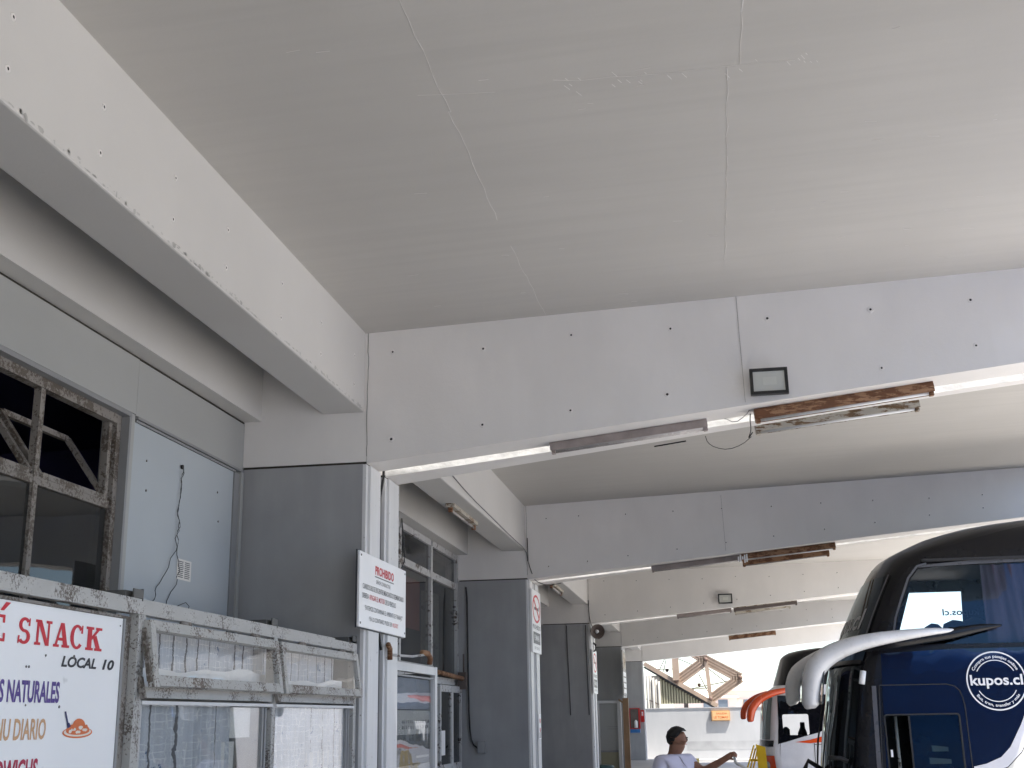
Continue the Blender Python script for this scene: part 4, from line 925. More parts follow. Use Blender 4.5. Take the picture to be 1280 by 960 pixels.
# ================================================================== buses
class Bus:
    """shell made of stacked plan outlines: nose(z) sets how far back the nose starts, sides lean in above zt"""
    def __init__(s, x0, y0, th, width, nose, d, n=2.5, zt=2.3, lean=.06, roof=None):
        s.x0, s.y0, s.c, s.s = x0, y0, math.cos(th), math.sin(th); s.w = width; s.nose = nose; s.d = d; s.n = n; s.zt = zt; s.lean = lean; s.roof = roof
    def W(s, a, b, z): return (s.x0+a*s.c-b*s.s, s.y0+a*s.s+b*s.c, z)
    def interp(s, tab, z):
        if z <= tab[0][0]: return tab[0][1]
        for (z0, v0), (z1, v1) in zip(tab[:-1], tab[1:]):
            if z <= z1: return v0+(v1-v0)*(z-z0)/(z1-z0)
        return tab[-1][1]
    def inset(s, z):
        v = s.lean*max(0, z-s.zt)**2
        for (z0, k) in s.roof or []:
            if z > z0: v += k*(z-z0)**2
        return v
    def front(s, t, z, off=0):
        """t from -1 (near side) to 1 (far side) across the nose"""
        hw = s.w/2-s.inset(z); sn = s.interp(s.nose, z); d = s.interp(s.d, z)
        a = sn+d*(1-max(0, 1-abs(t)**s.n)**(1/s.n)); b = s.w/2+t*hw
        if off:
            e = 1e-3; t2 = min(1, t+e); t1 = max(-1, t-e)
            p1 = s.front(t1, z); p2 = s.front(t2, z); p3 = s.front(t, z+.01); p4 = s.front(t, z-.01)
            n = (Vector(p2)-Vector(p1)).cross(Vector(p3)-Vector(p4)).normalized()
            if n.x > 0 and abs(t) < .95: n = -n
            if n.dot(Vector((-1, 0, 0))*.5+Vector((0, 1 if t > 0 else -1, 0))) < 0: n = -n
            return tuple(Vector(s.W(a, b, z))+n*off)
        return s.W(a, b, z)
    def side(s, a, z, off=0, far=False):
        b = s.inset(z)-off
        return s.W(a, s.w-b if far else b, z)
    def near(s, z): return s.interp(s.nose, z)+s.interp(s.d, z)
    def shell(s, zs, rear, mat, parent, name, nt=28):
        mb = MB(); mb.sm = True; rows = []
        # parameter t packed towards the corners
        ts = [math.sin(math.pi/2*(-1+2*i/nt)) for i in range(nt+1)]
        for z in zs: rows.append([s.front(t, z) for t in ts])
        m = nt+1; vs = [p for r in rows for p in r]
        mb.add(vs, [(j*m+i, (j+1)*m+i, (j+1)*m+i+1, j*m+i+1) for j in range(len(zs)-1) for i in range(nt)])
        return mb.build(name, mat, parent)
    def fpatch(s, t0, t1, z0, z1, off, mat, name, parent, nt=16, nz=8):
        mb = MB(); mb.sm = True
        f0 = t0 if callable(t0) else (lambda z: t0); f1 = t1 if callable(t1) else (lambda z: t1)
        vs = []
        for j in range(nz+1):
            z = z0+(z1-z0)*j/nz
            for i in range(nt+1):
                t = f0(z)+(f1(z)-f0(z))*i/nt; vs.append(s.front(t, z, off))
        mb.add(vs, [(j*(nt+1)+i, (j+1)*(nt+1)+i, (j+1)*(nt+1)+i+1, j*(nt+1)+i+1) for j in range(nz) for i in range(nt)])
        return mb.build(name, mat, parent)
    def spatch(s, pts, off, mat, name, parent, holes=(), far=False, step=.35, thick=0):
        """panel on the side from an outline in (s, z), with holes"""
        def dens(pp):
            out = []
            for (a, b), (c, d) in zip(pp, pp[1:]+pp[:1]):
                n = max(1, int(math.hypot(c-a, d-b)/step)); out += [(a+(c-a)*i/n, b+(d-b)*i/n) for i in range(n)]
            return out
        loops = [dens(list(pts))]+[dens(list(h)) for h in holes]
        vs = []; es = []
        for lp in loops:
            o = len(vs); vs += [Vector(p) for p in lp]; es += [(o+i, o+(i+1) % len(lp)) for i in range(len(lp))]
        def inside(p, lp):
            k = False
            for (a, b), (c, d) in zip(lp, lp[1:]+lp[:1]):
                if (b > p[1]) != (d > p[1]) and p[0] < (c-a)*(p[1]-b)/(d-b)+a: k = not k
            return k
        za = min(p[1] for p in loops[0]); zb = max(p[1] for p in loops[0]); aa = min(p[0] for p in loops[0]); ab = max(p[0] for p in loops[0])
        ga = .6 if ab-aa > 4 else .25; gz = .14
        for j in range(1, int((zb-za)/gz)+1):
            for i in range(1, int((ab-aa)/ga)+1):
                q = (aa+ga*i+.003*j, za+gz*j)
                if inside(q, loops[0]) and not any(inside(q, h) for h in loops[1:]): vs.append(Vector(q))
        r = geometry.delaunay_2d_cdt(vs, es, [], 1, 1e-5)
        fs = []
        for f in r[2]:
            c = (sum(r[0][i].x for i in f)/len(f), sum(r[0][i].y for i in f)/len(f))
            if inside(c, loops[0]) and not any(inside(c, h) for h in loops[1:]): fs.append(tuple(f))
        mb = MB(); mb.sm = True; mb.add([s.side(p.x, p.y, off, far) for p in r[0]], fs); mb.sm = False
        if thick:
            for lp in loops:
                n = len(lp); mb.add([s.side(a, b, off, far) for a, b in lp]+[s.side(a, b, off-thick, far) for a, b in lp], [(i, (i+1) % n, n+(i+1) % n, n+i) for i in range(n)])
        return mb.build(name, mat, parent)
    def strip(s, pts, wd, off, mat, name, parent, far=False, closed=False):
        mb = MB(); P = list(pts)+([pts[0]] if closed else [])
        Q = [Vector(s.side(a, z, off, far)) for a, z in P]
        for a, b in zip(Q[:-1], Q[1:]): mb.bar(a, b, .008, wd, (b-a).cross(Vector((0, 1, 0))))
        return mb.build(name, mat, parent)
def rr(x0, z0, x1, z1, r, n=5, corners='1111'):
    pts = []
    for k, (cx, cz, a0) in enumerate(((x1-r, z0+r, -90), (x1-r, z1-r, 0), (x0+r, z1-r, 90), (x0+r, z0+r, 180))):
        if corners[k] == '1': pts += [(cx+r*math.cos(R(a0+90*i/n)), cz+r*math.sin(R(a0+90*i/n))) for i in range(n+1)]
        else: pts.append(((x1, z0), (x1, z1), (x0, z1), (x0, z0))[k])
    return pts

# ---- near black double decker
B = Bus(1.30, 15.0, R(1.2), 2.55,
        [(.3, .06), (.7, .0), (1.03, .02), (1.42, .07), (1.81, .14), (2.11, .19), (2.27, .23), (2.45, .30), (2.62, .385), (2.76, .45), (3.06, .60), (3.33, .745), (3.49, .85), (3.58, .94), (3.70, 1.19), (3.81, 1.45), (3.91, 1.82), (4.0, 2.35), (4.05, 3.0), (4.09, 4.2)],
        [(.3, .36), (2.2, .37), (2.7, .36), (3.4, .37), (3.6, .52), (3.8, .8), (4.05, 1.0)], 2.5, .9, .019, [(3.42, 1.1), (3.75, 2.5)])
bus = thing('double_decker_bus', (3.5, 16.2, 0), 'black double decker bus with white antler mirrors and a round white logo on its side', 'bus')
LEN = 13.0
zs = [.3, .5, .8, 1.1, 1.4, 1.7, 1.95, 2.15, 2.27, 2.4, 2.55, 2.7, 2.85, 3.0, 3.15, 3.3, 3.42, 3.5, 3.56, 3.62, 3.68, 3.74, 3.8, 3.86, 3.92, 3.97, 4.01, 4.05, 4.08]
body = B.shell(zs, LEN, M['busblack'], bus, 'body')
# roof over the whole length and the rear
rf = MB(); rf.sm = True
def side_start(z): return B.near(z)
zr = [z for z in zs if z >= 3.42]
for fa in (False, True):
    vs = []
    for z in zr: vs += [B.side(side_start(z), z, 0, fa), B.side(LEN, z, 0, fa)]
    rf.add(vs, [(2*i, 2*i+1, 2*i+3, 2*i+2) for i in range(len(zr)-1)])
zt_ = zr[-1]; rf.add([B.side(side_start(zt_), zt_), B.side(LEN, zt_), B.side(LEN, zt_, 0, True), B.side(side_start(zt_), zt_, 0, True)], [(0, 1, 2, 3)])
rf.add([B.side(LEN, .3), B.side(LEN, 3.42), B.side(LEN, 3.42, 0, True), B.side(LEN, .3, 0, True)], [(0, 1, 2, 3)])
rf.build('roof', M['busblack'], bus)
# side skins with window openings
upwin = [(.83, 2.50), (.90, 2.78), (1.00, 3.02), (1.10, 3.24), (1.20, 3.35), (1.42, 3.375), (1.80, 3.385), (2.3, 3.388), (4.8, 3.39), (4.8, 2.46), (.86, 2.46)]
drv = rr(.63, .55, 1.46, 1.665, .03)
edge_pts = [(side_start(z), z) for z in (.3, .6, 1.0, 1.4, 1.8, 2.2, 2.45)]+[(side_start(z), z) for z in (2.6, 2.75, 2.9, 3.05, 3.2, 3.35, 3.42)]
outline = edge_pts+[(LEN, 3.42), (LEN, .3)]
B.spatch(outline, 0, M['busblack'], 'side_panel', bus, [upwin, drv])
farwin = [(1.27, 2.66), (1.48, 3.285), (2.17, 3.285), (2.15, 2.66)]
B.spatch(outline, 0, M['busblack'], 'side_panel', bus, [farwin], far=True)
B.spatch(farwin, .002, M['upclear'], 'window_pane', bus, far=True)
# interior: decks, partitions, blinds and curtains
for z, mt in ((2.38, 'cabin'), (3.44, 'cabin')):
    MB().hexa([B.W(1.25, .06, z), B.W(LEN, .06, z), B.W(LEN, 2.48, z), B.W(1.25, 2.48, z), B.W(1.25, .06, z+.03), B.W(LEN, .06, z+.03), B.W(LEN, 2.48, z+.03), B.W(1.25, 2.48, z+.03)]).build('deck', M[mt], bus)
MB().hexa([B.W(2.44, .3, 2.41), B.W(2.5, .3, 2.41), B.W(2.5, 2.45, 2.41), B.W(2.44, 2.45, 2.41), B.W(2.44, .3, 3.43), B.W(2.5, .3, 3.43), B.W(2.5, 2.38, 3.43), B.W(2.44, 2.38, 3.43)]).build('partition', M['cabin'], bus)
MB().hexa([B.W(2.2, .06, .3), B.W(2.25, .06, .3), B.W(2.25, 2.48, .3), B.W(2.2, 2.48, .3), B.W(2.2, .06, 2.37), B.W(2.25, .06, 2.37), B.W(2.25, 2.48, 2.37), B.W(2.2, 2.48, 2.37)]).build('partition', M['cabin'], bus)
# seat tops showing against the bright far window
for a, b_, w_ in ((1.70, 2.2, .16), (2.0, 2.2, .22), (2.25, 2.2, .2)):
    mb = MB(); mb.tube([B.W(a, b_, 2.41), B.W(a, b_, 2.62), B.W(a+.02, b_, 2.78+.12*(a-1.7)), B.W(a+.03, b_, 2.84+.12*(a-1.7))], [w_, w_, w_*.8, w_*.3], 12, True, [.09, .09, .08, .04], (0, 1, 0)); mb.build('seat_top', M['cabin'], bus)
cm = MB(); cm.sm = True; vs = []; nn = 150
for j in range(9):
    for i in range(nn+1):
        t = j/8; a = 1.92+2.9*i/nn+.10*t*math.sin(i*.11); ph = i*.62+.8*math.sin(i*.13)
        vs.append(B.W(a, .13+.025*math.sin(ph+t*1.3)+.012*math.sin(ph*2.1), 3.38+(2.47-3.38)*t))
cm.add(vs, [(j*(nn+1)+i, j*(nn+1)+i+1, (j+1)*(nn+1)+i+1, (j+1)*(nn+1)+i) for j in range(8) for i in range(nn)])
tag(cm.build('curtain', M['curtain_dark']), 'dark plum pleated curtain behind the upper side window of the black bus', 'curtain')
B.spatch(upwin, .006, M['upglass'], 'window_pane', bus)
B.strip([(.80, 2.48), (.87, 2.78), (.97, 3.02), (1.07, 3.25), (1.19, 3.39), (1.30, 3.42)], .022, .012, M['moulding'], 'moulding', bus)
mo = B.spatch([(1.19, 3.372), (1.8, 3.392), (2.6, 3.41), (4.8, 3.418), (4.8, 3.47), (2.6, 3.462), (1.8, 3.44), (1.3, 3.405)], .012, M['moulding'], 'moulding', bus)
# lower black glass, door, white swoosh and body
glassline = [(.56, .45), (.60, 1.2), (.635, 2.0), (.66, 2.37), (1.5, 2.405), (4.8, 2.41), (4.8, 2.3), (2.45, 2.30), (2.30, 1.90), (2.13, 1.55), (1.98, 1.30), (1.87, 1.19), (1.70, 1.12), (1.56, 1.09), (1.56, .45)]
doorhole = rr(.63, .55, 1.46, 1.665, .03)
gp = B.spatch(glassline, .006, M['busglass'], 'glass_panel', bus, [doorhole])
tag(gp, 'glossy black glass panel reflecting the added blue coach')
B.spatch([(1.56, 1.085), (1.70, 1.115), (1.87, 1.185), (1.985, 1.295), (2.135, 1.545), (2.305, 1.895), (2.455, 2.295), (4.8, 2.295), (4.8, 2.20), (2.55, 2.20), (2.41, 1.87), (2.25, 1.50), (2.10, 1.24), (1.93, 1.08), (1.74, 1.01), (1.56, .99)], .009, M['buswhite'], 'swoosh', bus)
B.spatch([(1.56, .983), (1.74, 1.003), (1.935, 1.073), (2.105, 1.233), (2.255, 1.493), (2.415, 1.865), (2.555, 2.193), (LEN, 2.193), (LEN, .32), (1.56, .32)], .007, M['buscream'], 'lower_panel', bus)
# driver door outline and sliding window
B.strip([(.52, .50), (.545, 1.0), (.575, 1.6), (.60, 2.005), (1.36, 2.005), (1.45, 1.98), (1.50, 1.93), (1.525, 1.85), (1.54, 1.75), (1.545, 1.0), (1.545, .5)], .012, .011, M['rubber'], 'door_seal', bus)
B.strip(rr(.625, .545, 1.465, 1.67, .03), .018, .012, M['rubber'], 'window_seal', bus, closed=True)
B.spatch(rr(.905, .56, 1.455, 1.66, .02), -.004, M['drvglass'], 'window_pane', bus)
B.strip([(.90, .56), (.90, 1.655)], .02, .0, M['rubber'], 'window_post', bus)
B.strip([(.51, .5), (.515, 1.2), (.54, 2.0)], .05, .004, M['moulding'], 'pillar_trim', bus)
# objects in the cab behind the window
MB().hexa([B.W(.4, .5, .3), B.W(2.2, .5, .3), B.W(2.2, 2.4, .3), B.W(.4, 2.4, .3), B.W(.4, .5, .42), B.W(2.2, .5, .42), B.W(2.2, 2.4, .42), B.W(.4, 2.4, .42)]).build('cab_floor', M['cabin'], bus)
for a, z0, z1, l in ((1.22, 1.24, 1.31, .18), (1.18, 1.10, 1.17, .24), (1.10, 1.00, 1.05, .2)): MB().hexa([B.W(a, .5, z0), B.W(a+l, .5, z0), B.W(a+l, .56, z0), B.W(a, .56, z0), B.W(a, .5, z1), B.W(a+l, .5, z1-.02), B.W(a+l, .56, z1-.02), B.W(a, .56, z1)]).build('cab_label', M['paper'], bus)
MB().tube([B.W(.80, .35, .9), B.W(.80, .35, 1.65)], .02, 6).build('grab_bar', M['frame_grey'], bus)
MB().box(B.W(.655, -.02, 1.20), B.W(.68, .01, 1.28)).build('latch', M['signwhite'], bus)
# windscreens
lw = B.fpatch(-.955, .955, .95, 2.235, .010, M['scrglass'], 'lower_windscreen', bus, 28, 10)
uw = B.fpatch(lambda z: -.90+.04*(z-2.5), lambda z: .90-.04*(z-2.5), 2.50, 3.30, .010, M['scrglass'], 'upper_windscreen', bus, 28, 10)
for t0, t1 in ((-.925, -.902),): B.fpatch(lambda z: -.925+.04*(z-2.5), lambda z: -.903+.04*(z-2.5), 2.46, 3.31, .018, M['moulding'], 'windscreen_trim', bus, 2, 8)
B.fpatch(-.96, .96, 2.245, 2.29, .05, M['busblack'], 'visor_lip', bus, 24, 2); B.fpatch(-.96, .96, 2.29, 2.40, .02, M['busglass'], 'visor_panel', bus, 24, 3)
# wipers and marker light
for t in (-.55, .35):
    mb = MB(); mb.tube([B.front(t, 1.0, .05), B.front(t-.05, 1.35, .06), B.front(t-.12, 1.85, .045)], .012, 6); mb.build('wiper', M['rubber'], bus)
mb = MB(); mb.tube([B.front(-.975, 2.02, .03), B.front(-.975, 2.17, .03)], .035, 10); mb.build('marker_lamp', M['signwhite'], bus)
mb = MB(); mb.tube([B.front(-.90, 1.15, .02), B.front(-.88, 1.18, .10), B.front(-.84, 1.17, .22)], .025, 8); mb.build('crossview_arm', M['rubber'], bus)
mb = MB(); mb.tube([B.front(0, 1.02, .03), B.front(.0, 1.1, .20), B.front(.0, 1.0, .24)], .03, 8); mb.build('crossview_arm', M['rubber'], bus)
B.fpatch(-.93, .93, .35, .93, .006, M['buswhite'], 'front_panel', bus, 24, 5)
for sg in (-1, 1): B.fpatch(.62*sg, .92*sg, .62, .85, .02, M['headlight'], 'headlight', bus, 6, 3)
# wheels
for a in (3.2, 10.3):
    for fa in (False, True):
        c_ = Vector(B.W(a, 2.5 if fa else .05, .5)); n_ = Vector((B.s, -B.c, 0))*(-1 if fa else 1)
        ty = MB().tube([c_-n_*.28, c_+n_*.02], .5, 28).build('wheel', M['rubber'], bus); MB().tube([c_+n_*.02, c_+n_*.035], .29, 20).build('rim', M['silver'], ty)
# logo on the side glass: ring, word and two arcs of small words
def onside(x, y, cx=1.925, cz=2.030, off=.0085): return B.side(cx+x, cz+y, off)
lg = MB(); n = 56; r0, r1 = .335, .319
for i in range(n):
    a, b = 2*math.pi*i/n, 2*math.pi*(i+1)/n
    lg.quad(onside(r1*math.cos(a), r1*math.sin(a)), onside(r1*math.cos(b), r1*math.sin(b)), onside(r0*math.cos(b), r0*math.sin(b)), onside(r0*math.cos(a), r0*math.sin(a)))
lg.build('logo_ring', M['decal'], bus)
for a0, a1 in ((28, 152), (208, 332)):
    lg = MB()
    for i in range(24):
        a, b = R(a0+(a1-a0)*i/24), R(a0+(a1-a0)*(i+1)/24); q0, q1 = .238, .228
        lg.quad(onside(q1*math.cos(a), q1*math.sin(a)), onside(q1*math.cos(b), q1*math.sin(b)), onside(q0*math.cos(b), q0*math.sin(b)), onside(q0*math.cos(a), q0*math.sin(a)))
    lg.build('logo_arc', M['decal'], bus)
lg = MB(); fit_text(lg, 'kupos.cl', lambda x, y: onside(x, y, off=.009), -.292, .292, -.045, .115, bold=.022); lg.build('logo_word', M['decal'], bus)
def arc_text(s, rad, mid, span, h, top):
    mb = MB(); vs, fs = text_geo(s, bold=.018); xa = min(v[0] for v in vs); xb = max(v[0] for v in vs); k = h/.7
    def f(x, y):
        u = (x-xa)/(xb-xa)-.5
        if top: a = R(mid-u*span); r_ = rad+y*k
        else: a = R(mid+u*span); r_ = rad-y*k
        return onside(r_*math.cos(a), r_*math.sin(a), off=.009)
    mb.add([f(x, y) for x, y in vs], fs); return mb.build('logo_small_words', M['decal'], bus)
arc_text('Compra tus pasajes online', .262, 90, 128, .032, True); arc_text('Bus, tren, transfer y más', .292, 270, 112, .032, False)
# word on the upper windscreen, and a mirrored sticker on the far window
up = MB(); vs, fs = text_geo('kupos.cl', bold=.02); xa = min(v[0] for v in vs); xb = max(v[0] for v in vs)
up.add([B.front(.62-1.36*(x-xa)/(xb-xa), 2.66+.24*y/.7+.02, .014) for x, y in vs], fs); up.build('windscreen_word', M['decalgrey'], bus)
st_ = MB(); vs, fs = text_geo('kupos.cl', bold=.02); xa = min(v[0] for v in vs); xb = max(v[0] for v in vs)
fx = lambda u, v: B.side(2.14-u, 3.0+v, -.004, True)
st_.add([fx(-.24+.48*(x-xa)/(xb-xa), -.03+.085*y/.7) for x, y in vs], fs)
for r0, r1 in ((.275, .268), (.195, .189)):
    for i in range(30, 66):
        a, b = 2*math.pi*i/60, 2*math.pi*(i+1)/60
        if r0 < .3 and not 36 < i < 50: continue
        if abs(r0*math.sin(a)) > .262 or fx(r0*math.cos(a), 0)[0]-B.x0 > 2.10: continue
        st_.quad(fx(r1*math.cos(a), r1*math.sin(a)), fx(r1*math.cos(b), r1*math.sin(b)), fx(r0*math.cos(b), r0*math.sin(b)), fx(r0*math.cos(a), r0*math.sin(a)))
st_.build('window_sticker', M['p_black'], bus)
mb = MB(); mb.tube([B.W(1.62, .62, 3.745), B.W(1.80, .60, 3.80)], .05, 10, True, .025); mb.build('roof_marker', M['moulding'], bus)
# antler mirrors
def antler(pts, rads, r2, parent, mat, name='mirror_arm'):
    P = [Vector(p) for p in pts]
    def cr(a, b, c, d, t): return .5*((2*b)+(c-a)*t+(2*a-5*b+4*c-d)*t*t+(3*b-a-3*c+d)*t**3)
    Q = []; Rr = []; R2 = []
    for i in range(len(P)-1):
        a, b, c, d = P[max(i-1, 0)], P[i], P[i+1], P[min(i+2, len(P)-1)]
        for k in range(5): t = k/5; Q.append(cr(a, b, c, d, t)); Rr.append(rads[i]+(rads[i+1]-rads[i])*t); R2.append(r2[i]+(r2[i+1]-r2[i])*t)
    Q.append(P[-1]); Rr.append(rads[-1]); R2.append(r2[-1])
    return MB().tube(Q, Rr, 16, True, R2, (0, 1, 0)).build(name, M[mat], parent)
m1 = [(2.83, 14.86, 2.605), (2.46, 14.72, 2.585), (1.95, 14.66, 2.525), (1.62, 14.64, 2.46), (1.37, 14.64, 2.37), (1.20, 14.64, 2.25), (1.12, 14.65, 2.10), (1.085, 14.67, 1.92), (1.075, 14.68, 1.80), (1.078, 14.68, 1.752)]
antler(m1, [.012, .045, .075, .092, .11, .12, .115, .105, .095, .05], [.02, .05, .08, .10, .11, .12, .12, .115, .11, .06], bus, 'silver')
pod = [(3.34, 14.98, 2.655), (3.1, 14.93, 2.63), (2.75, 14.84, 2.57), (2.4, 14.80, 2.52), (2.0, 14.80, 2.46), (1.78, 14.95, 2.42)]
antler(pod, [.010, .042, .064, .064, .06, .04], [.01, .03, .05, .05, .05, .05], bus, 'busblack', 'mirror_root')
m2 = [(2.4, 17.62, 2.66), (2.0, 17.80, 2.62), (1.62, 17.86, 2.52), (1.36, 17.88, 2.40), (1.17, 17.88, 2.26), (1.09, 17.87, 2.10), (1.07, 17.86, 1.95), (1.07, 17.86, 1.86), (1.08, 17.86, 1.82)]
antler(m2, [.06, .08, .09, .10, .11, .105, .10, .09, .05], [.06, .08, .10, .11, .12, .12, .115, .11, .06], bus, 'silver')
for (x_, y_, z_) in ((1.17, 17.80, 2.06), (1.19, 14.66, 2.0)):
    MB().hexa([(x_, y_-.10, z_-.2), (x_+.015, y_-.10, z_-.2), (x_+.015, y_+.10, z_-.2), (x_, y_+.10, z_-.2), (x_+.05, y_-.10, z_+.2), (x_+.065, y_-.10, z_+.2), (x_+.065, y_+.10, z_+.2), (x_+.05, y_+.10, z_+.2)]).build('mirror_glass', M['mirrorglass'], bus)

# ---- orange and white bus beyond
O = Bus(1.02, 30.0, R(1.0), 2.55,
        [(.3, .06), (.6, .02), (.9, .0), (1.1, .03), (1.7, .09), (2.05, .14), (2.22, .22), (2.32, .36), (2.36, .42), (2.6, .50), (3.0, .64), (3.08, .70), (3.16, .86), (3.22, 1.2), (3.27, 1.9), (3.30, 3.0)],
        [(.3, .38), (2.2, .40), (2.4, .5), (3.1, .6), (3.3, .8)], 2.6, .9, .03, [(2.95, 1.2)])
ob = thing('coach', (3.5, 31.2, 0), 'white and orange coach with orange antler mirrors parked behind the black bus', 'bus')
zs = [.3, .5, .75, .9, 1.1, 1.4, 1.7, 1.9, 2.05, 2.15, 2.22, 2.28, 2.33, 2.36]
O.shell(zs, LEN, M['buswhite'], ob, 'body')
zs2 = [2.36, 2.5, 2.7, 2.9, 3.0, 3.05, 3.1, 3.15, 3.19, 3.23, 3.27, 3.3]
O.shell(zs2, LEN, M['busblack'], ob, 'upper_nose')
rf = MB(); rf.sm = True
for fa in (False, True):
    zz = [2.36, 2.6, 2.95, 3.1, 3.2, 3.3]; vs = []
    for z in zz: vs += [O.side(O.near(z), z, 0, fa), O.side(LEN, z, 0, fa)]
    rf.add(vs, [(2*i, 2*i+1, 2*i+3, 2*i+2) for i in range(len(zz)-1)])
rf.add([O.side(O.near(3.3), 3.3), O.side(LEN, 3.3), O.side(LEN, 3.3, 0, True), O.side(O.near(3.3), 3.3, 0, True)], [(0, 1, 2, 3)])
rf.add([O.side(LEN, .3), O.side(LEN, 3.2), O.side(LEN, 3.2, 0, True), O.side(LEN, .3, 0, True)], [(0, 1, 2, 3)])
rf.build('roof', M['busblack'], ob)
ol = [(O.near(z), z) for z in (.3, .7, 1.1, 1.6, 2.0, 2.2, 2.36)]+[(LEN, 2.36), (LEN, .3)]
owin = rr(.50, 1.22, 1.10, 1.69, .04)
O.spatch(ol, 0, M['buswhite'], 'side_panel', ob, [owin])
ofw = rr(.55, 1.1, 1.5, 1.9, .04)
O.spatch(ol, 0, M['buswhite'], 'side_panel', ob, [ofw], far=True)
O.spatch([(.36, 1.02), (.40, 1.5), (.42, 2.12), (1.75, 2.13), (1.72, 1.85), (1.66, 1.58), (1.52, 1.36), (1.32, 1.27), (.95, 1.18), (.6, 1.08)], .006, M['busglass'], 'side_glass', ob, [owin])
O.spatch(owin, .004, M['upclear'], 'window_pane', ob); O.spatch(ofw, .004, M['upclear'], 'window_pane', ob, far=True)
O.spatch([(.75, 1.06), (1.1, 1.11), (1.42, 1.19), (1.6, 1.30), (1.74, 1.55), (1.82, 1.9), (1.92, 1.9), (1.84, 1.48), (1.68, 1.16), (1.46, 1.06), (1.1, 1.03)], .008, M['orange'], 'stripe', ob)
O.strip([(1.18, .3), (1.19, 1.03)], .012, .006, M['rubber'], 'panel_gap', ob); O.strip([(1.19, 1.0), (1.9, 1.02)], .012, .006, M['rubber'], 'panel_gap', ob)
O.spatch([(1.5, .40), (1.62, .40), (1.62, .43), (1.5, .43)], .008, M['redsign'], 'side_marker', ob)
O.fpatch(-.90, .90, 1.12, 2.08, .012, M['coachglass'], 'windscreen', ob, 24, 8)
O.fpatch(-.97, .97, .96, 1.10, .012, M['busblack'], 'front_band', ob, 20, 2)
O.fpatch(-.985, .985, .78, .93, .012, M['silver'], 'headlight_band', ob, 20, 2)
O.fpatch(-.975, .975, .33, .76, .012, M['orange'], 'front_panel', ob, 20, 4)
for sg in (-1, 1):
    mb = MB(); mb.tube([O.front(.80*sg, .54, .01), O.front(.80*sg, .54, .04)], .09, 12); mb.build('headlight', M['headlight'], ob)
oc = MB(); oc.tube([O.W(.62, .8, 1.0), O.W(.62, .8, 1.34), O.W(.62, .8, 1.40)], [.09, .09, .03], 10); oc.tube([O.W(1.02, 1.0, 1.0), O.W(1.02, 1.0, 1.25), O.W(1.03, 1.0, 1.38), O.W(1.03, 1.0, 1.5)], [.12, .11, .06, .055], 10); oc.build('seat_top', M['cabin'], ob)
for zf in (1.0,): MB().hexa([O.W(.45, .05, zf-.05), O.W(2.5, .05, zf-.05), O.W(2.5, 2.5, zf-.05), O.W(.45, 2.5, zf-.05), O.W(.45, .05, zf), O.W(2.5, .05, zf), O.W(2.5, 2.5, zf), O.W(.45, 2.5, zf)]).build('cab_floor', M['cabin'], ob)
MB().hexa([O.W(1.7, .05, 1), O.W(1.75, .05, 1), O.W(1.75, 2.5, 1), O.W(1.7, 2.5, 1), O.W(1.7, .05, 2.3), O.W(1.75, .05, 2.3), O.W(1.75, 2.5, 2.3), O.W(1.7, 2.5, 2.3)]).build('partition', M['cabin'], ob)
k = 1.0
antler([(1.95, 30.0, 2.28), (1.65, 29.85, 2.24), (1.30, 29.78, 2.17), (1.02, 29.76, 2.04), (.84, 29.76, 1.85), (.78, 29.77, 1.66), (.77, 29.77, 1.56), (.77, 29.77, 1.53)], [.03, .06, .08, .09, .10, .09, .075, .04], [.04, .06, .08, .09, .11, .11, .10, .05], ob, 'orange')
antler([(1.5, 32.55, 2.28), (1.30, 32.75, 2.22), (1.02, 32.8, 2.12), (.80, 32.82, 1.95), (.70, 32.82, 1.78), (.68, 32.82, 1.62), (.68, 32.82, 1.58)], [.04, .06, .07, .09, .09, .08, .04], [.04, .06, .08, .1, .11, .1, .05], ob, 'orange')
for a in (3.0, 10.0):
    for fa in (False, True):
        c_ = Vector(O.W(a, 2.5 if fa else .05, .5)); n_ = Vector((O.s, -O.c, 0))*(-1 if fa else 1)
        ty = MB().tube([c_-n_*.28, c_+n_*.02], .5, 24).build('wheel', M['rubber'], ob); MB().tube([c_+n_*.02, c_+n_*.035], .29, 16).build('rim', M['silver'], ty)

# ---- added blue coach, out of frame: shades nearest bay, reflects in the black bus
K = Bus(2.6, 2.3, 0.0, 2.5, [(.3, .05), (1.0, .0), (2.2, .2), (3.6, .5), (3.85, .9), (4.0, 1.6)], [(.3, .4), (4.0, .7)], 2.6, 1.2, .012, [(3.5, 1.2)])
kb = thing('coach', (5, 3.5, 0), 'plain blue coach added out of view to shade the near bay, reflected in black bus', 'bus')
M['busblue'] = gloss('blue_bus_paint', (.045, .20, .58, 1), .2, .3)
K.shell([.3, .8, 1.2, 1.8, 2.4, 3.0, 3.5, 3.7, 3.85, 3.95, 4.0], LEN, M['busblue'], kb, 'body')
rf = MB(); rf.sm = True
for fa in (False, True):
    zz = [3.5, 3.7, 3.85, 4.0]; vs = []
    for z in zz: vs += [K.side(K.near(z), z, 0, fa), K.side(LEN, z, 0, fa)]
    rf.add(vs, [(2*i, 2*i+1, 2*i+3, 2*i+2) for i in range(3)])
rf.add([K.side(K.near(4.0), 4.0), K.side(LEN, 4.0), K.side(LEN, 4.0, 0, True), K.side(K.near(4.0), 4.0, 0, True)], [(0, 1, 2, 3)])
rf.add([K.side(LEN, .3), K.side(LEN, 3.5), K.side(LEN, 3.5, 0, True), K.side(LEN, .3, 0, True)], [(0, 1, 2, 3)])
rf.build('roof', M['busblue'], kb)
kl = [(K.near(z), z) for z in (.3, .8, 1.4, 2.0, 2.6, 3.0, 3.5)]+[(LEN, 3.5), (LEN, .3)]
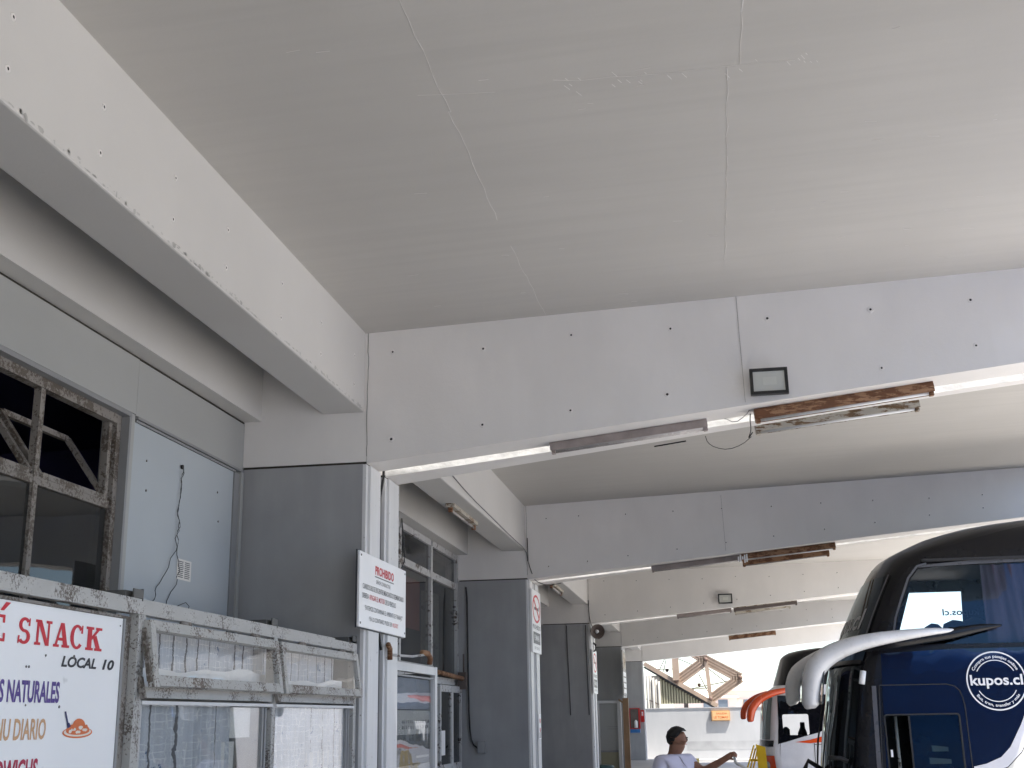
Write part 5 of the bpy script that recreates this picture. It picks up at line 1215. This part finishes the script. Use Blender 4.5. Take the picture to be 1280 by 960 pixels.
for fa in (False, True):
    K.spatch(kl, 0, M['busblue'], 'side_panel', kb, far=fa)
    if not fa: K.spatch(rr(1.2, 2.95, 12.5, 3.4, .1), .006, M['busglass'], 'side_glass', kb, far=fa)
K.fpatch(-.93, .93, 1.3, 2.6, .012, M['scrglass'], 'windscreen', kb, 20, 6)
for a in (2.8, 9.8):
    for fa in (False, True):
        c_ = Vector(K.W(a, 2.45 if fa else .05, .5)); n_ = Vector((0, 1 if fa else -1, 0))
        ty = MB().tube([c_-n_*.28, c_+n_*.02], .5, 24).build('wheel', M['rubber'], kb); MB().tube([c_+n_*.02, c_+n_*.035], .29, 16).build('rim', M['silver'], ty)

# ================================================================== person
def skinned(name, verts, edges, radii, mat, parent, sub=2, root=0):
    me = bpy.data.meshes.new(name); off = parent.location
    me.from_pydata([tuple(Vector(v)-off) for v in verts], edges, []); me.materials.append(mat)
    o = bpy.data.objects.new(name, me); C.objects.link(o)
    if not me.skin_vertices: 
        lay = me.attributes
    sk = o.modifiers.new('skin', 'SKIN'); sk.use_smooth_shade = True
    if not me.skin_vertices:
        bpy.context.view_layer.objects.active = o
        bpy.ops.object.skin_root_mark if False else None
    sv = me.skin_vertices[0].data
    for i, r_ in enumerate(radii): sv[i].radius = r_ if isinstance(r_, tuple) else (r_, r_); sv[i].use_root = (i == root)
    ss = o.modifiers.new('sub', 'SUBSURF'); ss.levels = sub; ss.render_levels = sub
    bpy.context.view_layer.update()
    m2 = bpy.data.meshes.new_from_object(o.evaluated_get(bpy.context.evaluated_depsgraph_get()))
    bpy.data.objects.remove(o); m2.name = name
    for p in m2.polygons: p.use_smooth = True
    q = bpy.data.objects.new(name, m2); C.objects.link(q); q.parent = parent
    if not m2.materials: m2.materials.append(mat)
    return q
PB = Vector((-.42, 12.0, 0))
pr_ = thing('person', tuple(PB), 'person with short black hair in a pale lilac short sleeved shirt holding out a hose', 'person')
fw = Vector((.72, -.69, 0)); lf = Vector((.69, .72, 0))      # facing and left hand side
def bp_(f, l, z): v = PB+fw*f+lf*l; return (v.x, v.y, z+.15-.15)
bv = [bp_(0, 0, .92), bp_(.02, 0, 1.10), bp_(.0, 0, 1.24), bp_(-.01, 0, 1.315), bp_(.012, 0, 1.38)]
hd = PB+Vector((.045, -.01, 0))
bv += [(hd.x-.005, hd.y, 1.435), (hd.x+.005, hd.y, 1.49), (hd.x-.012, hd.y, 1.555)]                     # 5 6 7 head
be = [(0, 1), (1, 2), (2, 3), (3, 4), (4, 5), (5, 6), (6, 7)]
br = [(.145, .12), (.165, .135), (.165, .11), (.075, .07), (.058, .056), (.078, .068), (.098, .082), (.078, .068)]
def addv(p, r_, frm): bv.append(tuple(p)); br.append(r_); be.append((frm, len(bv)-1)); return len(bv)-1
# left arm reaching out to the right of the picture
ls = addv(bp_(.0, .17, 1.285), .062, 2); le = addv((-.16, 12.06, 1.185), .045, ls); lw_ = addv((.045, 11.93, 1.30), .030, le)
lp = addv((.095, 11.91, 1.335), (.032, .026), lw_)
tips = [((.150, 11.92, 1.345), (.155, 11.91, 1.322), (.132, 11.905, 1.312)), ((.146, 11.90, 1.360), (.160, 11.89, 1.335), (.140, 11.885, 1.318)), ((.138, 11.88, 1.365), (.156, 11.87, 1.342), (.138, 11.868, 1.325)), ((.125, 11.862, 1.362), (.142, 11.855, 1.345), (.130, 11.855, 1.328))]
for tpl in tips:
    f_ = lp
    for i, p in enumerate(tpl): f_ = addv(p, (.0105, .0105) if i < 2 else (.008, .008), f_)
f_ = addv((.105, 11.905, 1.305), .011, lp); f_ = addv((.130, 11.893, 1.300), .009, f_)
# right arm hanging by the near side
rs = addv(bp_(.0, -.17, 1.285), .062, 2); re_ = addv(bp_(-.03, -.235, 1.03), .045, rs); rw = addv(bp_(.06, -.24, .80), .030, re_); rp = addv(bp_(.08, -.235, .73), (.036, .022), rw)
for q in range(4): f_ = addv(bp_(.095-.018*q+.02, -.23, .655+.004*q), .0095, rp); addv(bp_(.09-.018*q+.02, -.215, .615+.006*q), .008, f_)
f_ = addv(bp_(.115, -.22, .70), .011, rp); addv(bp_(.125, -.21, .66), .009, f_)
for sgn in (1, -1):
    h_ = addv(bp_(0, .085*sgn, .86), .10, 0); kn = addv(bp_(.02, .10*sgn, .50), .065, h_); an = addv(bp_(-.01, .10*sgn, .09), .042, kn); addv(bp_(.13, .11*sgn, .035), (.045, .03), an)
# nose, chin and ear lumps
addv((hd.x+.088, hd.y-.008, 1.475), (.012, .010), 6); addv((hd.x+.055, hd.y-.004, 1.428), (.038, .034), 5); addv((hd.x+.062, hd.y, 1.455), (.040, .034), 6); addv((hd.x+.070, hd.y, 1.515), (.034, .03), 6)
addv((hd.x-.015, hd.y-.088, 1.48), (.016, .012), 6)
skinned('body', bv, be, br, M['skin'], pr_, 2)
sv_ = [bp_(0, 0, .90), bp_(.025, 0, 1.06), bp_(.015, 0, 1.20), bp_(0, 0, 1.30), bp_(0.0, .17, 1.285), (-.215, 12.105, 1.215), bp_(.0, -.17, 1.285), bp_(-.02, -.225, 1.10), bp_(0, 0, 1.345)]
skinned('shirt', sv_, [(0, 1), (1, 2), (2, 3), (3, 4), (4, 5), (3, 6), (6, 7), (3, 8)], [(.165, .145), (.185, .165), (.185, .14), (.14, .10), .078, (.072, .072), .08, (.085, .085), (.075, .07)], M['shirt'], pr_, 2)
skinned('trousers', [bp_(0, 0, .95), bp_(0, 0, .86), bp_(0, .09, .80), bp_(.02, .10, .48), bp_(-.01, .10, .08), bp_(0, -.09, .80), bp_(.02, -.10, .48), bp_(-.01, -.10, .08)], [(0, 1), (1, 2), (2, 3), (3, 4), (1, 5), (5, 6), (6, 7)], [(.16, .135), (.16, .14), .115, .085, .075, .115, .085, .075], M['trouser'], pr_, 2)
hm_ = MB(); hm_.sm = True; hv = []; na, nb = 28, 9
for a_ in range(na):
    ph = 2*math.pi*a_/na; c_ = math.cos(ph)
    lo = R(32) if c_ > .5 else (R(32-30*(.5-c_)/.45) if c_ > .05 else (R(2-40*(.05-c_)/.65) if c_ > -.6 else R(-38)))
    for b_ in range(nb+1):
        el = lo+(R(90)-lo)*b_/nb; k_ = 1+.02*math.sin(a_*5.3+b_*3.1)+(.035 if c_ > .3 and b_ < 4 else 0)
        hv.append((hd.x-.012+.104*k_*math.cos(el)*c_, hd.y+.090*k_*math.cos(el)*math.sin(ph), 1.502+.104*k_*math.sin(el)))
hm_.add(hv, [(a_*(nb+1)+b_, ((a_+1) % na)*(nb+1)+b_, ((a_+1) % na)*(nb+1)+b_+1, a_*(nb+1)+b_+1) for a_ in range(na) for b_ in range(nb)])
hm_.build('hair', M['hair'], pr_)
e_ = MB(); e_.tube([(hd.x+.068, hd.y-.060, 1.497), (hd.x+.090, hd.y-.045, 1.499)], .007, 6); e_.build('eyebrow', M['hair'], pr_)
e_ = MB(); e_.tube([(hd.x+.070, hd.y-.062, 1.480), (hd.x+.086, hd.y-.048, 1.480)], .0055, 6); e_.build('eye', M['p_black'], pr_)
e_ = MB(); e_.tube([(hd.x+.064, hd.y-.046, 1.440), (hd.x+.078, hd.y-.02, 1.441)], .004, 6); e_.build('mouth', M['p_crim'], pr_)
sh_ = MB(); sh_.tube([bp_(.10, -.03, 1.33), bp_(.165, -.01, 1.24), bp_(.185, 0, 1.10), bp_(.175, 0, .95)], .006, 5); sh_.build('shirt_placket', M['shirt'], pr_)
wire('hose', [(.13, 11.90, 1.36), (.14, 11.885, 1.32), (.145, 11.88, 1.27), (.20, 11.86, 1.24), (.28, 11.86, 1.20), (.36, 11.87, 1.10), (.42, 11.88, .95), (.46, 11.9, .6), (.5, 12.0, .02)], .014, 'hose', 'pale hose hanging from the hand of the person in the lilac shirt', 'hose')
